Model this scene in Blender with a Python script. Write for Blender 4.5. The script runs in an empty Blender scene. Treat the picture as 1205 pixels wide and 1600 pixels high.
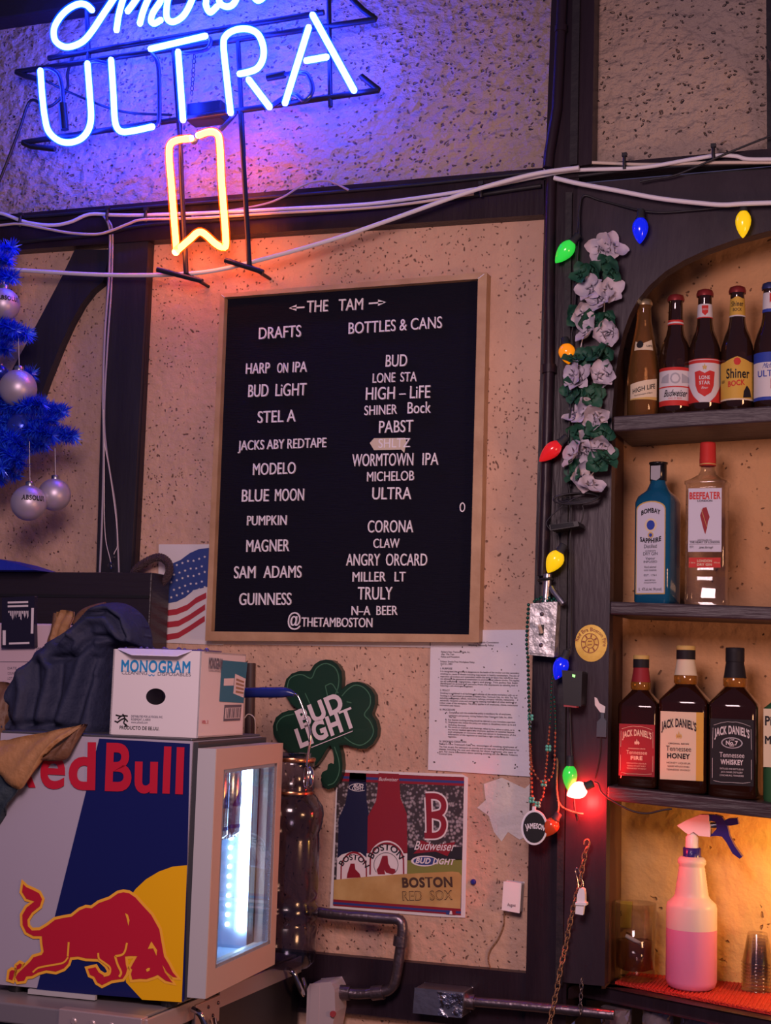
import bpy, math, random
from mathutils import Vector, Matrix
random.seed(7)
C = bpy.context.scene.collection
SC = bpy.context.scene
# ------------------------------------------------------------------ camera
FPX, W, H = 2300.0, 1205.0, 1600.0
YAW, PITCH, ROLL = math.radians(20.2), math.radians(6.6), math.radians(1.77)
_r = Vector((math.cos(YAW), math.sin(YAW), 0))
_f = Vector((-math.sin(YAW)*math.cos(PITCH), math.cos(YAW)*math.cos(PITCH), math.sin(PITCH)))
_u = _r.cross(_f)
RIGHT = _r*math.cos(ROLL) + _u*math.sin(ROLL)
UP = -_r*math.sin(ROLL) + _u*math.cos(ROLL)
FWD = _f
def ray(px, py): return RIGHT*((px-W/2)/FPX) + UP*(-(py-H/2)/FPX) + FWD
CAM = ray(552, 715)*-3.1
CAM.z = 1.6
def P(px, py, y=0.0):                      # point of the plane "y metres from the wall" seen at a place of the photo
    d = ray(px, py); return CAM + d*((y-CAM.y)/d.y)
def PX(px, py, x):
    d = ray(px, py); return CAM + d*((x-CAM.x)/d.x)
def PZ(px, py, z):
    d = ray(px, py); return CAM + d*((z-CAM.z)/d.z)
def ppm(px, py, y): return 1.0/(P(px+.5, py, y)-P(px-.5, py, y)).length
cam = bpy.data.cameras.new('camera'); cam_o = bpy.data.objects.new('camera', cam); C.objects.link(cam_o)
cam.sensor_fit = 'VERTICAL'; cam.sensor_height = 36.0; cam.sensor_width = 36.0*W/H; cam.lens = FPX*36.0/H
cam.clip_start = .05
m3 = Matrix((RIGHT, UP, -FWD)).transposed()
cam_o.matrix_world = Matrix.Translation(CAM) @ m3.to_4x4()
SC.camera = cam_o
# ------------------------------------------------------------------ light and exposure
SC.view_settings.view_transform = 'Standard'; SC.view_settings.look = 'None'
SC.view_settings.gamma = 1.0; SC.view_settings.use_curve_mapping = False
SC.view_settings.exposure = 0.0
SC.cycles.use_denoising = True
SC.cycles.max_bounces = 10; SC.cycles.transparent_max_bounces = 24; SC.cycles.transmission_bounces = 10
SC.cycles.sample_clamp_indirect = 4.0; SC.cycles.caustics_reflective = False; SC.cycles.caustics_refractive = False
wd = bpy.data.worlds.new('world'); SC.world = wd; wd.use_nodes = True
wd.node_tree.nodes['Background'].inputs[0].default_value = (.28, .23, .52, 1)
wd.node_tree.nodes['Background'].inputs[1].default_value = .20
def area(name, loc, aim, size, power, col, sy=None):
    l = bpy.data.lights.new(name, 'AREA'); l.energy = power; l.color = col; l.size = size
    if sy: l.shape = 'RECTANGLE'; l.size_y = sy
    o = bpy.data.objects.new(name, l); C.objects.link(o); o.location = loc
    o.rotation_euler = (Vector(aim)-Vector(loc)).to_track_quat('-Z', 'Y').to_euler(); return o
def point(name, loc, power, col, r=.03):
    l = bpy.data.lights.new(name, 'POINT'); l.energy = power; l.color = col; l.shadow_soft_size = r
    o = bpy.data.objects.new(name, l); C.objects.link(o); o.location = loc; return o
area('room_lamp', (.55, -2.0, 2.3), (.2, 0, 1.0), .5, 25, (1, .67, .71))
area('bar_lamp', (2.3, -1.3, 1.45), (-.3, -.1, 1.2), .4, 14, (1, .48, .24))
# ------------------------------------------------------------------ materials
M = {}
def mat(name, col, rough=.6, metal=0, emit=None, es=0, trans=0, ior=1.45, alpha=1, coat=0, spec=.5, bump=None, var=None, sub=0):
    m = bpy.data.materials.new(name); m.use_nodes = True; nt = m.node_tree; b = nt.nodes['Principled BSDF']
    b.inputs['Base Color'].default_value = (*col, 1); b.inputs['Roughness'].default_value = rough
    b.inputs['Metallic'].default_value = metal; b.inputs['Transmission Weight'].default_value = trans
    b.inputs['IOR'].default_value = ior; b.inputs['Alpha'].default_value = alpha
    b.inputs['Coat Weight'].default_value = coat; b.inputs['Specular IOR Level'].default_value = spec
    if sub: b.inputs['Subsurface Weight'].default_value = sub; b.inputs['Subsurface Radius'].default_value = (.02, .02, .02)
    if emit: b.inputs['Emission Color'].default_value = (*emit, 1); b.inputs['Emission Strength'].default_value = es
    if bump or var:
        tc = nt.nodes.new('ShaderNodeTexCoord'); mp = nt.nodes.new('ShaderNodeMapping'); nt.links.new(tc.outputs['Object'], mp.inputs[0])
    if bump:                                # (scale, strength, stretch)
        n = nt.nodes.new('ShaderNodeTexNoise'); n.inputs['Scale'].default_value = bump[0]; n.inputs['Detail'].default_value = 5
        st = bump[2] if len(bump) > 2 else (1, 1, 1); mp.inputs['Scale'].default_value = st
        nt.links.new(mp.outputs[0], n.inputs['Vector'])
        bp = nt.nodes.new('ShaderNodeBump'); bp.inputs['Strength'].default_value = bump[1]; bp.inputs['Distance'].default_value = .01
        nt.links.new(n.outputs[0], bp.inputs['Height']); nt.links.new(bp.outputs[0], b.inputs['Normal'])
    if var:                                 # (other colour, scale, lo, hi)
        n2 = nt.nodes.new('ShaderNodeTexNoise'); n2.inputs['Scale'].default_value = var[1]; n2.inputs['Detail'].default_value = 6
        nt.links.new(mp.outputs[0], n2.inputs['Vector'])
        cr = nt.nodes.new('ShaderNodeValToRGB'); cr.color_ramp.elements[0].position = var[2]; cr.color_ramp.elements[1].position = var[3]
        cr.color_ramp.elements[0].color = (*col, 1); cr.color_ramp.elements[1].color = (*var[0], 1)
        nt.links.new(n2.outputs[0], cr.inputs[0]); nt.links.new(cr.outputs[0], b.inputs['Base Color'])
    M[name] = m; return m
def plaster(name, c1, c2, pit_shade, amount, bscale=1.0, bst=.8, sy=1.0):
    m = bpy.data.materials.new(name); m.use_nodes = True; nt = m.node_tree; b = nt.nodes['Principled BSDF']; N = nt.nodes.new; L = nt.links.new
    b.inputs['Roughness'].default_value = .75; b.inputs['Specular IOR Level'].default_value = .25
    tc = N('ShaderNodeTexCoord'); mp = N('ShaderNodeMapping'); L(tc.outputs['Object'], mp.inputs[0]); mp.inputs['Scale'].default_value = (1, 1, sy)
    big = N('ShaderNodeTexNoise'); big.inputs['Scale'].default_value = 3.2; big.inputs['Detail'].default_value = 6; L(mp.outputs[0], big.inputs['Vector'])
    r1 = N('ShaderNodeValToRGB'); r1.color_ramp.elements[0].position = .35; r1.color_ramp.elements[1].position = .68
    r1.color_ramp.elements[0].color = (*c1, 1); r1.color_ramp.elements[1].color = (*c2, 1); L(big.outputs[0], r1.inputs[0])
    wob = N('ShaderNodeTexNoise'); wob.inputs['Scale'].default_value = 30; L(mp.outputs[0], wob.inputs['Vector'])
    mx = N('ShaderNodeMixRGB'); mx.blend_type = 'ADD'; mx.inputs[0].default_value = .035; L(mp.outputs[0], mx.inputs[1]); L(wob.outputs['Color'], mx.inputs[2])
    v = N('ShaderNodeTexVoronoi'); v.inputs['Scale'].default_value = 135*bscale; L(mx.outputs[0], v.inputs['Vector'])
    pt = N('ShaderNodeTexNoise'); pt.inputs['Scale'].default_value = 7; pt.inputs['Detail'].default_value = 4; L(mp.outputs[0], pt.inputs['Vector'])
    # pits: the cells whose random value is high, more of them where the patch noise is high
    sep = N('ShaderNodeSeparateColor'); L(v.outputs['Color'], sep.inputs[0])
    a = N('ShaderNodeMath'); a.operation = 'ADD'; L(sep.outputs[0], a.inputs[0]); L(pt.outputs[0], a.inputs[1])
    g = N('ShaderNodeMath'); g.operation = 'GREATER_THAN'; g.inputs[1].default_value = 1.5-amount; L(a.outputs[0], g.inputs[0])
    rr = N('ShaderNodeMapRange'); rr.inputs[1].default_value = .18; rr.inputs[2].default_value = .36; rr.inputs[3].default_value = 1; rr.inputs[4].default_value = 0
    L(v.outputs['Distance'], rr.inputs[0])
    k = N('ShaderNodeMath'); k.operation = 'MULTIPLY'; L(rr.outputs[0], k.inputs[0]); L(g.outputs[0], k.inputs[1])
    mc = N('ShaderNodeMixRGB'); L(k.outputs[0], mc.inputs[0]); L(r1.outputs[0], mc.inputs[1]); mc.inputs[2].default_value = (*pit_shade, 1)  # shade inside each pit is painted in as a darker colour
    L(mc.outputs[0], b.inputs['Base Color'])
    fine = N('ShaderNodeTexNoise'); fine.inputs['Scale'].default_value = 48*bscale; fine.inputs['Detail'].default_value = 4; L(mp.outputs[0], fine.inputs['Vector'])
    h = N('ShaderNodeMath'); h.operation = 'SUBTRACT'; L(fine.outputs[0], h.inputs[0]); L(k.outputs[0], h.inputs[1])
    bp = N('ShaderNodeBump'); bp.inputs['Strength'].default_value = bst; bp.inputs['Distance'].default_value = .009 if bst < .8 else .022
    L(h.outputs[0], bp.inputs['Height']); L(bp.outputs[0], b.inputs['Normal'])
    M[name] = m; return m
def flat(name, col, rough=.5, **k): return mat(name, col, rough, **k)
plaster('plaster', (.50, .32, .235), (.66, .425, .305), (.17, .095, .07), .26, 1.0, .55)
plaster('plaster_rough', (.37, .27, .225), (.44, .33, .27), (.27, .19, .155), .30, .7, 1.0, 1.3)  # upper wall's greyer plaster, darkened further to stand in for weaker light
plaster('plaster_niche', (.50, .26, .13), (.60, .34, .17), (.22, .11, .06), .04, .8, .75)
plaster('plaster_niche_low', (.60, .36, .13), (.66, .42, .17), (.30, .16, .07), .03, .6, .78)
plaster('plaster_bare', (.62, .58, .56), (.70, .66, .63), (.10, .07, .06), .22, 1.0, .5)
mat('timber', (.017, .010, .016), .38, spec=.3, bump=(28, .12, (4, 4, .5)), var=((.026, .016, .025), 5, .4, .75))
mat('timber_cool', (.020, .018, .028), .42, spec=.3, bump=(28, .12, (4, 4, .5)), var=((.030, .028, .040), 5, .4, .75))
mat('panel_paint', (.026, .018, .027), .38, spec=.3, bump=(30, .08, (3, 3, .6)), var=((.036, .026, .038), 4, .42, .72))
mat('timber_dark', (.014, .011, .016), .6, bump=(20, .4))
mat('shelf_wood', (.036, .026, .034), .4, spec=.3, bump=(20, .4, (.4, 4, 4)), var=((.060, .044, .055), 8, .4, .7))
mat('jamb', (.12, .055, .035), .6)
mat('black', (.012, .012, .014), .45); mat('black_gloss', (.01, .01, .012), .18)
mat('felt', (.0075, .0075, .0165), .85, spec=.15, bump=(220, .5, (.15, 1, 3)))
mat('oak', (.40, .235, .13), .5, bump=(30, .2, (1, 1, 1)), var=((.52, .33, .19), 18, .35, .7))
mat('letter_white', (.82, .80, .86), .4); mat('white', (.80, .79, .80), .5); mat('paper', (.70, .67, .68), .6)
mat('masking', (.62, .54, .42), .7)
mat('steel', (.55, .54, .56), .32, 1, bump=(40, .1)); mat('steel_dark', (.16, .13, .15), .35, .85, bump=(50, .3))
mat('galvanised', (.42, .42, .43), .45, .6, bump=(60, .5), var=((.70, .70, .70), 55, .4, .6))
mat('chrome', (.7, .68, .68), .12, 1)
mat('rust', (.34, .19, .11), .55, .5, bump=(160, .6)); mat('frame_metal', (.02, .02, .035), .4, .3)
# ------------------------------------------------------------------ building helpers
_tc = {}
def tmesh(s, bold=0.0, ext=0.0):
    k = (s, bold, ext)
    if k not in _tc:
        cu = bpy.data.curves.new('t', 'FONT'); cu.body = s; cu.size = 1; cu.extrude = ext; cu.resolution_u = 5; cu.space_character = 1+max(0, bold)*2.4
        ob = bpy.data.objects.new('t', cu); me = bpy.data.meshes.new_from_object(ob)
        vs = [v.co.copy() for v in me.vertices]; fs = [tuple(p.vertices) for p in me.polygons]
        bpy.data.objects.remove(ob); bpy.data.meshes.remove(me); bpy.data.curves.remove(cu)
        if bold and not ext:                 # heavier letters: push every outline outwards
            ed = {}
            for f in fs:
                ar = sum(vs[f[i]].x*vs[f[(i+1) % len(f)]].y-vs[f[(i+1) % len(f)]].x*vs[f[i]].y for i in range(len(f)))
                g = f if ar > 0 else f[::-1]
                for i in range(len(g)): e = (g[i], g[(i+1) % len(g)]); ed.setdefault(tuple(sorted(e)), []).append(e)
            nm = {}
            for l in ed.values():
                if len(l) == 1:
                    p, q = l[0]; d = vs[q]-vs[p]; n_ = Vector((d.y, -d.x, 0))
                    if n_.length > 1e-9:
                        n_.normalize(); nm.setdefault(p, []).append(n_); nm.setdefault(q, []).append(n_)
            for i, ns in nm.items():
                t = sum(ns, Vector((0, 0, 0)))
                if t.length > 1e-6: t.normalize(); vs[i] = vs[i]+t*(bold/max(.6, t.dot(ns[0])))
        _tc[k] = (vs, fs)
    return _tc[k]
CAP = None
def cap_height():
    global CAP
    if CAP is None: CAP = max(v.y for v in tmesh('H')[0])
    return CAP
class MB:
    def __init__(s): s.v = []; s.f = []; s.m = []; s.s = []
    def add(s, vs, fs, m=0, sm=False):
        o = len(s.v); s.v += [Vector(v) for v in vs]
        for f in fs: s.f.append(tuple(i+o for i in f)); s.m.append(m); s.s.append(sm)
        return s
    def hexa(s, a, b, m=0):                 # a: four corners of the near face, b: the four behind them
        return s.add(list(a)+list(b), [(0,1,2,3),(7,6,5,4),(0,4,5,1),(1,5,6,2),(2,6,7,3),(3,7,4,0)], m)
    def box(s, x0, x1, y0, y1, z0, z1, m=0):
        return s.hexa([(x0,y0,z0),(x1,y0,z0),(x1,y0,z1),(x0,y0,z1)], [(x0,y1,z0),(x1,y1,z0),(x1,y1,z1),(x0,y1,z1)], m)
    def prism(s, pts, dy, m=0, sm=False):   # polygon in world points, thickened along y by dy
        n = len(pts); a = [Vector(p) for p in pts]; b = [p+Vector((0, dy, 0)) for p in a]
        s.add(a+b, [tuple(range(n)), tuple(range(2*n-1, n-1, -1))], m)
        return s.add(a+b, [(i, (i+1) % n, n+(i+1) % n, n+i) for i in range(n)], m, sm)
    def poly(s, pts, m=0): return s.add(pts, [tuple(range(len(pts)))], m)
    def tube(s, pts, r, n=8, m=0, closed=False, cap=True):
        pts = [Vector(p) for p in pts]; k = len(pts); rr = r if isinstance(r, (list, tuple)) else [r]*k
        rings = []; up = None
        for i in range(k):
            if closed: t = pts[(i+1) % k]-pts[i-1]
            else: t = pts[min(i+1, k-1)]-pts[max(i-1, 0)]
            if t.length < 1e-9: t = Vector((0, 0, 1))
            t.normalize()
            if up is None: up = t.orthogonal().normalized()
            up = up-t*up.dot(t)
            if up.length < 1e-6: up = t.orthogonal()
            up.normalize(); sd = t.cross(up)
            rings.append([pts[i]+(up*math.cos(2*math.pi*j/n)+sd*math.sin(2*math.pi*j/n))*rr[i] for j in range(n)])
        vs = [v for q in rings for v in q]; fs = []
        for i in range(k if closed else k-1):
            for j in range(n):
                a, b = i*n, ((i+1) % k)*n
                fs.append((a+j, a+(j+1) % n, b+(j+1) % n, b+j))
        s.add(vs, fs, m, True)
        if cap and not closed:
            s.add(rings[0], [tuple(range(n-1, -1, -1))], m); s.add(rings[-1], [tuple(range(n))], m)
        return s
    def lathe(s, prof, c, n=28, m=0, ax=None, sx=1.0, sy=1.0):   # prof: (radius, height) along ax
        ax = Vector(ax or (0, 0, 1)).normalized()
        e1 = Vector((1, 0, 0)) if abs(ax.z) > .99 else ax.orthogonal().normalized()
        e2 = ax.cross(e1); c = Vector(c); vs = []; fs = []
        for r, h in prof:
            for j in range(n):
                a = 2*math.pi*j/n; vs.append(c+ax*h+e1*(r*math.cos(a)*sx)+e2*(r*math.sin(a)*sy))
        for i in range(len(prof)-1):
            for j in range(n): fs.append((i*n+j, i*n+(j+1) % n, (i+1)*n+(j+1) % n, (i+1)*n+j))
        s.add(vs, fs, m, True)
        if prof[0][0] > 1e-5: s.add(vs[:n], [tuple(range(n-1, -1, -1))], m)
        if prof[-1][0] > 1e-5: s.add(vs[-n:], [tuple(range(n))], m)
        return s
    def loft(s, rings, m=0, sm=True, caps=True):
        n = len(rings[0]); vs = [v for q in rings for v in q]
        s.add(vs, [(i*n+j, i*n+(j+1) % n, (i+1)*n+(j+1) % n, (i+1)*n+j) for i in range(len(rings)-1) for j in range(n)], m, sm)
        if caps: s.add(rings[0], [tuple(range(n-1, -1, -1))], m); s.add(rings[-1], [tuple(range(n))], m)
        return s
    def ball(s, c, r, m=0, n=16, sc=(1, 1, 1)):
        c = Vector(c); vs = []; fs = []; k = n//2
        for i in range(k+1):
            t = math.pi*i/k
            for j in range(n):
                a = 2*math.pi*j/n
                vs.append(c+Vector((r*sc[0]*math.sin(t)*math.cos(a), r*sc[1]*math.sin(t)*math.sin(a), r*sc[2]*math.cos(t))))
        for i in range(k):
            for j in range(n): fs.append((i*n+j, (i+1)*n+j, (i+1)*n+(j+1) % n, i*n+(j+1) % n))
        return s.add(vs, fs, m, True)
    def stroke(s, pts, w, m=0, closed=False, lift=(0, 0, 0), nrm=(0, 1, 0)):   # flat mitred ribbon along a line, in the plane normal to nrm
        pts = [Vector(p)+Vector(lift) for p in pts]; nrm = Vector(nrm); pts = [p for i, p in enumerate(pts) if i == 0 or (p-pts[i-1]).length > 1e-6]; k = len(pts); L = []
        for i in range(k):
            a = pts[i-1] if (closed or i) else None; b = pts[(i+1) % k] if (closed or i < k-1) else None
            d1 = (pts[i]-a).normalized() if a is not None else None; d2 = (b-pts[i]).normalized() if b is not None else None
            d1 = d2 if d1 is None else d1; d2 = d1 if d2 is None else d2
            t = d1+d2; t = t.normalized() if t.length > .2 else d1
            q = t.cross(nrm).normalized(); c = max(.55, abs(q.dot(d1.cross(nrm)))); q = q*(w/2/c)
            L.append((pts[i]+q, pts[i]-q))
        vs = [v for pr in L for v in pr]
        return s.add(vs, [(2*i, 2*((i+1) % k), 2*((i+1) % k)+1, 2*i+1) for i in range(k if closed else k-1)], m)
    def text(s, st, fn, width, height, m=0, bold=0.0, ext=0.0, shear=0.0, sm=False):
        vs, fs = tmesh(st, bold, .05 if ext else 0.0); x0 = min(v.x for v in vs); x1 = max(v.x for v in vs)
        sx = width/(x1-x0); sy = height/cap_height()
        return s.add([fn((v.x-x0)*sx+shear*v.y*sy, v.y*sy, v.z/.05*ext if ext else 0) for v in vs], fs, m)
    def tpx(s, st, x0, y0, x1, y1, cap, y, m=0, lift=.0005, **k):   # text between two baseline points of the photo, on plane y
        a, b = P(x0, y0, y), P(x1, y1, y); d = b-a; u = d.normalized(); v = Vector((-u.z, 0, u.x)); h = cap/ppm((x0+x1)/2, y0, y)
        e = k.get('ext', 0)
        return s.text(st, lambda X, Y, Z: a+u*X+v*Y+Vector((0, -lift-Z-e, 0)), d.length, h, m, **k)
    def build(s, name, mats, parent=None, bevel=0, seg=2, loc=None, mods=()):
        mats = mats if isinstance(mats, (list, tuple)) else [mats]
        base = Vector(ROOT[parent.name] if parent else (loc if loc is not None else s.base()))
        me = bpy.data.meshes.new(name); me.from_pydata([v-base for v in s.v], [], s.f)
        for q in mats: me.materials.append(M[q])
        me.polygons.foreach_set('material_index', s.m); me.polygons.foreach_set('use_smooth', s.s); me.update()
        o = bpy.data.objects.new(name, me); C.objects.link(o)
        if parent: o.parent = parent; ROOT[o.name] = base
        else: o.location = base; ROOT[o.name] = base
        if bevel:
            b = o.modifiers.new('bevel', 'BEVEL'); b.width = bevel; b.segments = seg; b.limit_method = 'ANGLE'; b.angle_limit = .7
        return o
    def base(s):
        n = len(s.v); return Vector((sum(v.x for v in s.v)/n, sum(v.y for v in s.v)/n, min(v.z for v in s.v)))
ROOT = {}
def thing(name, label, cat, loc, group=None):
    o = bpy.data.objects.new(name, None); C.objects.link(o); o.location = loc; ROOT[o.name] = Vector(loc); o.empty_display_size = .02
    o['label'] = label; o['category'] = cat
    if group: o['group'] = group
    return o
def tag(o, label, cat, group=None):
    o['label'] = label; o['category'] = cat
    if group: o['group'] = group
    return o
def struct(o): o['kind'] = 'structure'; return o
def lab(o, l): o['label'] = l; return o
def cr(pts, n=8):                            # Catmull-Rom through points
    pts = [Vector(p) for p in pts]; q = [pts[0]*2-pts[1]]+pts+[pts[-1]*2-pts[-2]]; out = []
    for i in range(1, len(q)-2):
        for k in range(n):
            t = k/n; a, b, c, d = q[i-1], q[i], q[i+1], q[i+2]
            out.append(.5*((2*b)+(c-a)*t+(2*a-5*b+4*c-d)*t*t+(3*b-a-3*c+d)*t**3))
    out.append(pts[-1]); return out
def Pz(pts, ox, oy, k, y): return [P(ox+a/k, oy+b/k, y) for a, b in pts]
def ell(cx, cy, rx, ry, y, n=28, a0=0, a1=2*math.pi): return [P(cx+rx*math.cos(a0+(a1-a0)*i/n), cy+ry*math.sin(a0+(a1-a0)*i/n), y) for i in range(n)]
UPV = Vector((0, 0, 1))
def proj(v): d = Vector(v)-CAM; return W/2+FPX*d.dot(RIGHT)/d.dot(FWD), H/2-FPX*d.dot(UP)/d.dot(FWD)

def clear(name, tint, rough, refl):          # thin clear glass or plastic: lets light straight through, mirrors more at its edges
    m = bpy.data.materials.new(name); m.use_nodes = True; nt = m.node_tree; nt.nodes.remove(nt.nodes['Principled BSDF']); N = nt.nodes.new; L = nt.links.new
    tr = N('ShaderNodeBsdfTransparent'); tr.inputs[0].default_value = (*tint, 1); gl = N('ShaderNodeBsdfGlossy'); gl.inputs['Roughness'].default_value = rough
    lw = N('ShaderNodeLayerWeight'); lw.inputs[0].default_value = .5; pw = N('ShaderNodeMath'); pw.operation = 'POWER'; pw.inputs[1].default_value = 3; L(lw.outputs['Facing'], pw.inputs[0])
    ma = N('ShaderNodeMath'); ma.operation = 'MULTIPLY_ADD'; ma.inputs[1].default_value = .7; ma.inputs[2].default_value = refl; L(pw.outputs[0], ma.inputs[0])
    mx = N('ShaderNodeMixShader'); L(ma.outputs[0], mx.inputs[0]); L(tr.outputs[0], mx.inputs[1]); L(gl.outputs[0], mx.inputs[2]); L(mx.outputs[0], nt.nodes['Material Output'].inputs[0]); M[name] = m
# ------------------------------------------------------------------ the setting
XL, XR = -1.9, 1.25
XPOST = P(852, 500, 0).x                     # left edge of the dark centre post
XPAN = P(900, 600, -.03).x
ZB_T = P(850, 262, -.035).z; ZB_B = P(850, 335, -.035).z
ND = .15                                     # depth of the shelf niche
ZFLOOR = 0.0
struct(MB().box(XL, XPOST+.05, 0, .05, ZFLOOR, ZB_T).build('wall_back', 'plaster'))
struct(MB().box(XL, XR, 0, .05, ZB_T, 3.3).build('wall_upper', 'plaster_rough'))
ZCT = P(1170, 1543, .14).z                   # top of the back bar's lowest ledge
Z3 = P(1000, 1236, -.03).z
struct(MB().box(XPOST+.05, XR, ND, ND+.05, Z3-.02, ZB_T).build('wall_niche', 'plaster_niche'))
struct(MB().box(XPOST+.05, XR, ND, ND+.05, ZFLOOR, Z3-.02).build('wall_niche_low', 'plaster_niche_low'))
struct(MB().box(XL, XR, -4.2, .05, -.05, 0).build('floor', 'timber_dark'))
# horizontal timber under the upper wall
beam = [P(-60, 341, -.035), P(850, 262, -.035), P(850, 335, -.035), P(230, 376, -.035), P(-60, 397, -.035)]
struct(MB().prism(beam, .034).build('trim_1', 'timber', bevel=.003))
bm = MB().prism([P(846, 263, -.035), P(1215, 231, -.035), P(1400, 216, -.035), P(1400, 232, -.035), P(1215, 249, -.035), P(846, 282, -.035)], .034)
struct(bm.build('trim_2', 'timber', bevel=.003))
struct(MB().box(XL, P(858, 0, 0).x, -.06, -.001, P(0, 28, -.06).z, P(0, 28, -.06).z+.25).build('trim_3', 'timber_dark', bevel=.004))
# left post and its curved knee brace
struct(MB().prism([P(170, 372, -.03), P(232, 368, -.03), P(219, 620, -.03), P(204, 905, -.03), P(150, 905, -.03), P(158, 640, -.03)], .029).build('trim_4', 'timber_cool', bevel=.004))
struct(MB().prism([P(228, 372, -.02), P(235, 372, -.02), P(210, 905, -.02), P(203, 905, -.02)], .019).build('trim_5', 'timber'))
mb = MB()
br = Pz([(352,150),(520,150),(485,300),(430,345),(380,410),(330,500),(280,610),(220,760),(170,900),(110,1050),(20,1200),(-160,1200),(-60,960),(60,710),(120,600),(200,450),(290,280)], 0, 340, 3.0125, -.025)
mb.prism(br, .024); struct(mb.build('trim_6', 'timber_cool', bevel=.003))
# centre post: upper length, lower length, inner fillet
struct(MB().prism([P(864, -60, -.05), P(930, -60, -.05), P(925, 256, -.05), P(852, 268, -.05)], .049).build('trim_7', 'timber', bevel=.004))
struct(MB().prism([P(896, -60, -.06), P(907, -60, -.06), P(902, 256, -.06), P(890, 258, -.06)], .01).build('trim_8', 'timber_dark', bevel=.002))
struct(MB().prism([P(852, 282, -.03), P(905, 278, -.03), P(893, 900, -.03), P(884, 1610, -.03), P(820, 1610, -.03), P(833, 1000, -.03), P(845, 550, -.03)], .18).build('trim_9', 'timber', bevel=.004))
struct(MB().prism([P(884, 300, -.04), P(894, 300, -.04), P(886, 900, -.04), P(879, 1540, -.04), P(868, 1540, -.04), P(876, 900, -.04)], .01).build('trim_10', 'timber_dark', bevel=.002))
# arched front panel of the shelf niche
arch = [(957,640),(961,590),(966,557),(974,520),(984,492),(997,468),(1015,446),(1040,424),(1070,406),(1105,390),(1150,374),(1205,360),(1260,350),(1330,344)]
outer = [(1400,344),(1400,249),(1205,264),(903,287),(893,700),(884,1300),(880,1535),(945,1541),(948,1270),(953,940)]
mb = MB().prism([P(x, y, -.035) for x, y in arch] + [P(x, y, -.035) for x, y in outer], .035)
struct(mb.build('trim_11', 'panel_paint', bevel=.003))
# side board of the niche
struct(MB().prism([P(955, 300, 0), P(952, 300, 0), P(940, 1545, 0), P(946, 1545, 0)], ND).build('trim_12', 'jamb'))
# dark underside board above the arch
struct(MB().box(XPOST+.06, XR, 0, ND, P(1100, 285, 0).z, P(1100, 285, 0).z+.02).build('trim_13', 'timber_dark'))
# low rail under the plaster
struct(MB().prism([P(200, 1462, -.025), P(490, 1490, -.025), P(826, 1521, -.025), P(824, 1613, -.025), P(490, 1577, -.025), P(200, 1545, -.025)], .024).build('trim_14', 'timber', bevel=.004))
struct(MB().prism([P(1197, -60, -.03), P(1260, -60, -.03), P(1260, 236, -.03), P(1199, 241, -.03)], .029).build('trim_15', 'timber_dark'))
mb = MB()
pp = [(838,1222),(826,1232),(790,1215),(762,1225),(765,1250),(752,1262),(770,1275),(778,1300),(790,1315),(800,1300),(818,1312),(834,1305)]
mb.prism([P(x-6, y, -.0015) for x, y in pp], .0012); struct(mb.build('trim_16', 'plaster_bare'))
# shelves of the niche
def shelf(name_label, y0, xa, ya, xb, yb, thick, left, kind='shelf'):
    a, b = P(xa, ya, y0), P(xb, yb, y0); d = (b-a)/(b.x-a.x)
    A = a+d*(left-a.x); B = a+d*(XR-a.x); t = thick/ppm(xa, ya, y0)
    mb = MB().hexa([A-UPV*t, B-UPV*t, B, A], [v+Vector((0, ND-y0-.001, 0)) for v in (A-UPV*t, B-UPV*t, B, A)])
    o = mb.build('shelf', 'shelf_wood', bevel=.003); tag(o, name_label, 'shelf', 'shelves of the arched niche')
    return lambda x: (a+d*(x-a.x)).z
XS = P(957, 900, -.04).x
s1 = shelf('dark wooden shelf under the arch carrying the row of beer bottles', -.045, 993, 648, 1205, 634, 24, P(958, 660, -.045).x)
s2 = shelf('dark wooden shelf carrying the two gin bottles', -.04, 960, 940, 1205, 948, 20, P(953, 950, -.04).x)
s3 = shelf('dark wooden shelf carrying the square whiskey bottles', -.045, 960, 1229, 1205, 1256, 22, P(949, 1240, -.045).x)
# lowest ledge with the red mat
xa = PZ(951, 1538, ZCT); xb = PZ(1205, 1588, ZCT); e = (xb-xa)/(xb.x-xa.x)
LX = P(884, 1530, -.05).x
Lf = xa+e*(LX-xa.x); Rf = xa+e*(XR-xa.x)
top = [Vector((LX, -.03, ZCT)), Lf+Vector((0, -.03, 0)), Rf+Vector((0, -.03, 0)), Vector((XR, ND-.001, ZCT)), Vector((XS-.02, ND-.001, ZCT))]
n = len(top); bot = [p-UPV*.026 for p in top]
mb = MB().add(top+bot, [tuple(range(n)), tuple(range(2*n-1, n-1, -1))]+[(i, (i+1) % n, n+(i+1) % n, n+i) for i in range(n)])
tag(mb.build('bar_ledge', 'timber', bevel=.004), 'dark wooden ledge under the red mat and spray bottle', 'ledge')
mat('red_mat', (.62, .035, .022), .6, bump=(260, .9))
mp_ = [xa+Vector((.012, .002, .001)), xb+Vector((0, .004, .001)), Vector((XR, xb.y+e.y*(XR-xb.x)+.004, ZCT+.001)), Vector((XR, ND-.004, ZCT+.001)), Vector((XS+.012, ND-.004, ZCT+.001))]
n = len(mp_); mb = MB().add(mp_+[p+UPV*.005 for p in mp_], [tuple(range(n, 2*n)), tuple(range(n-1, -1, -1))]+[(i, (i+1) % n, n+(i+1) % n, n+i) for i in range(n)])
for k in range(70):
    x = xa.x+.02+k*.0075
    y0 = xa.y+e.y*(x-xa.x)+.006
    if x < XR-.01: mb.box(x, x+.0035, y0, ND-.006, ZCT+.006, ZCT+.0074)
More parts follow.
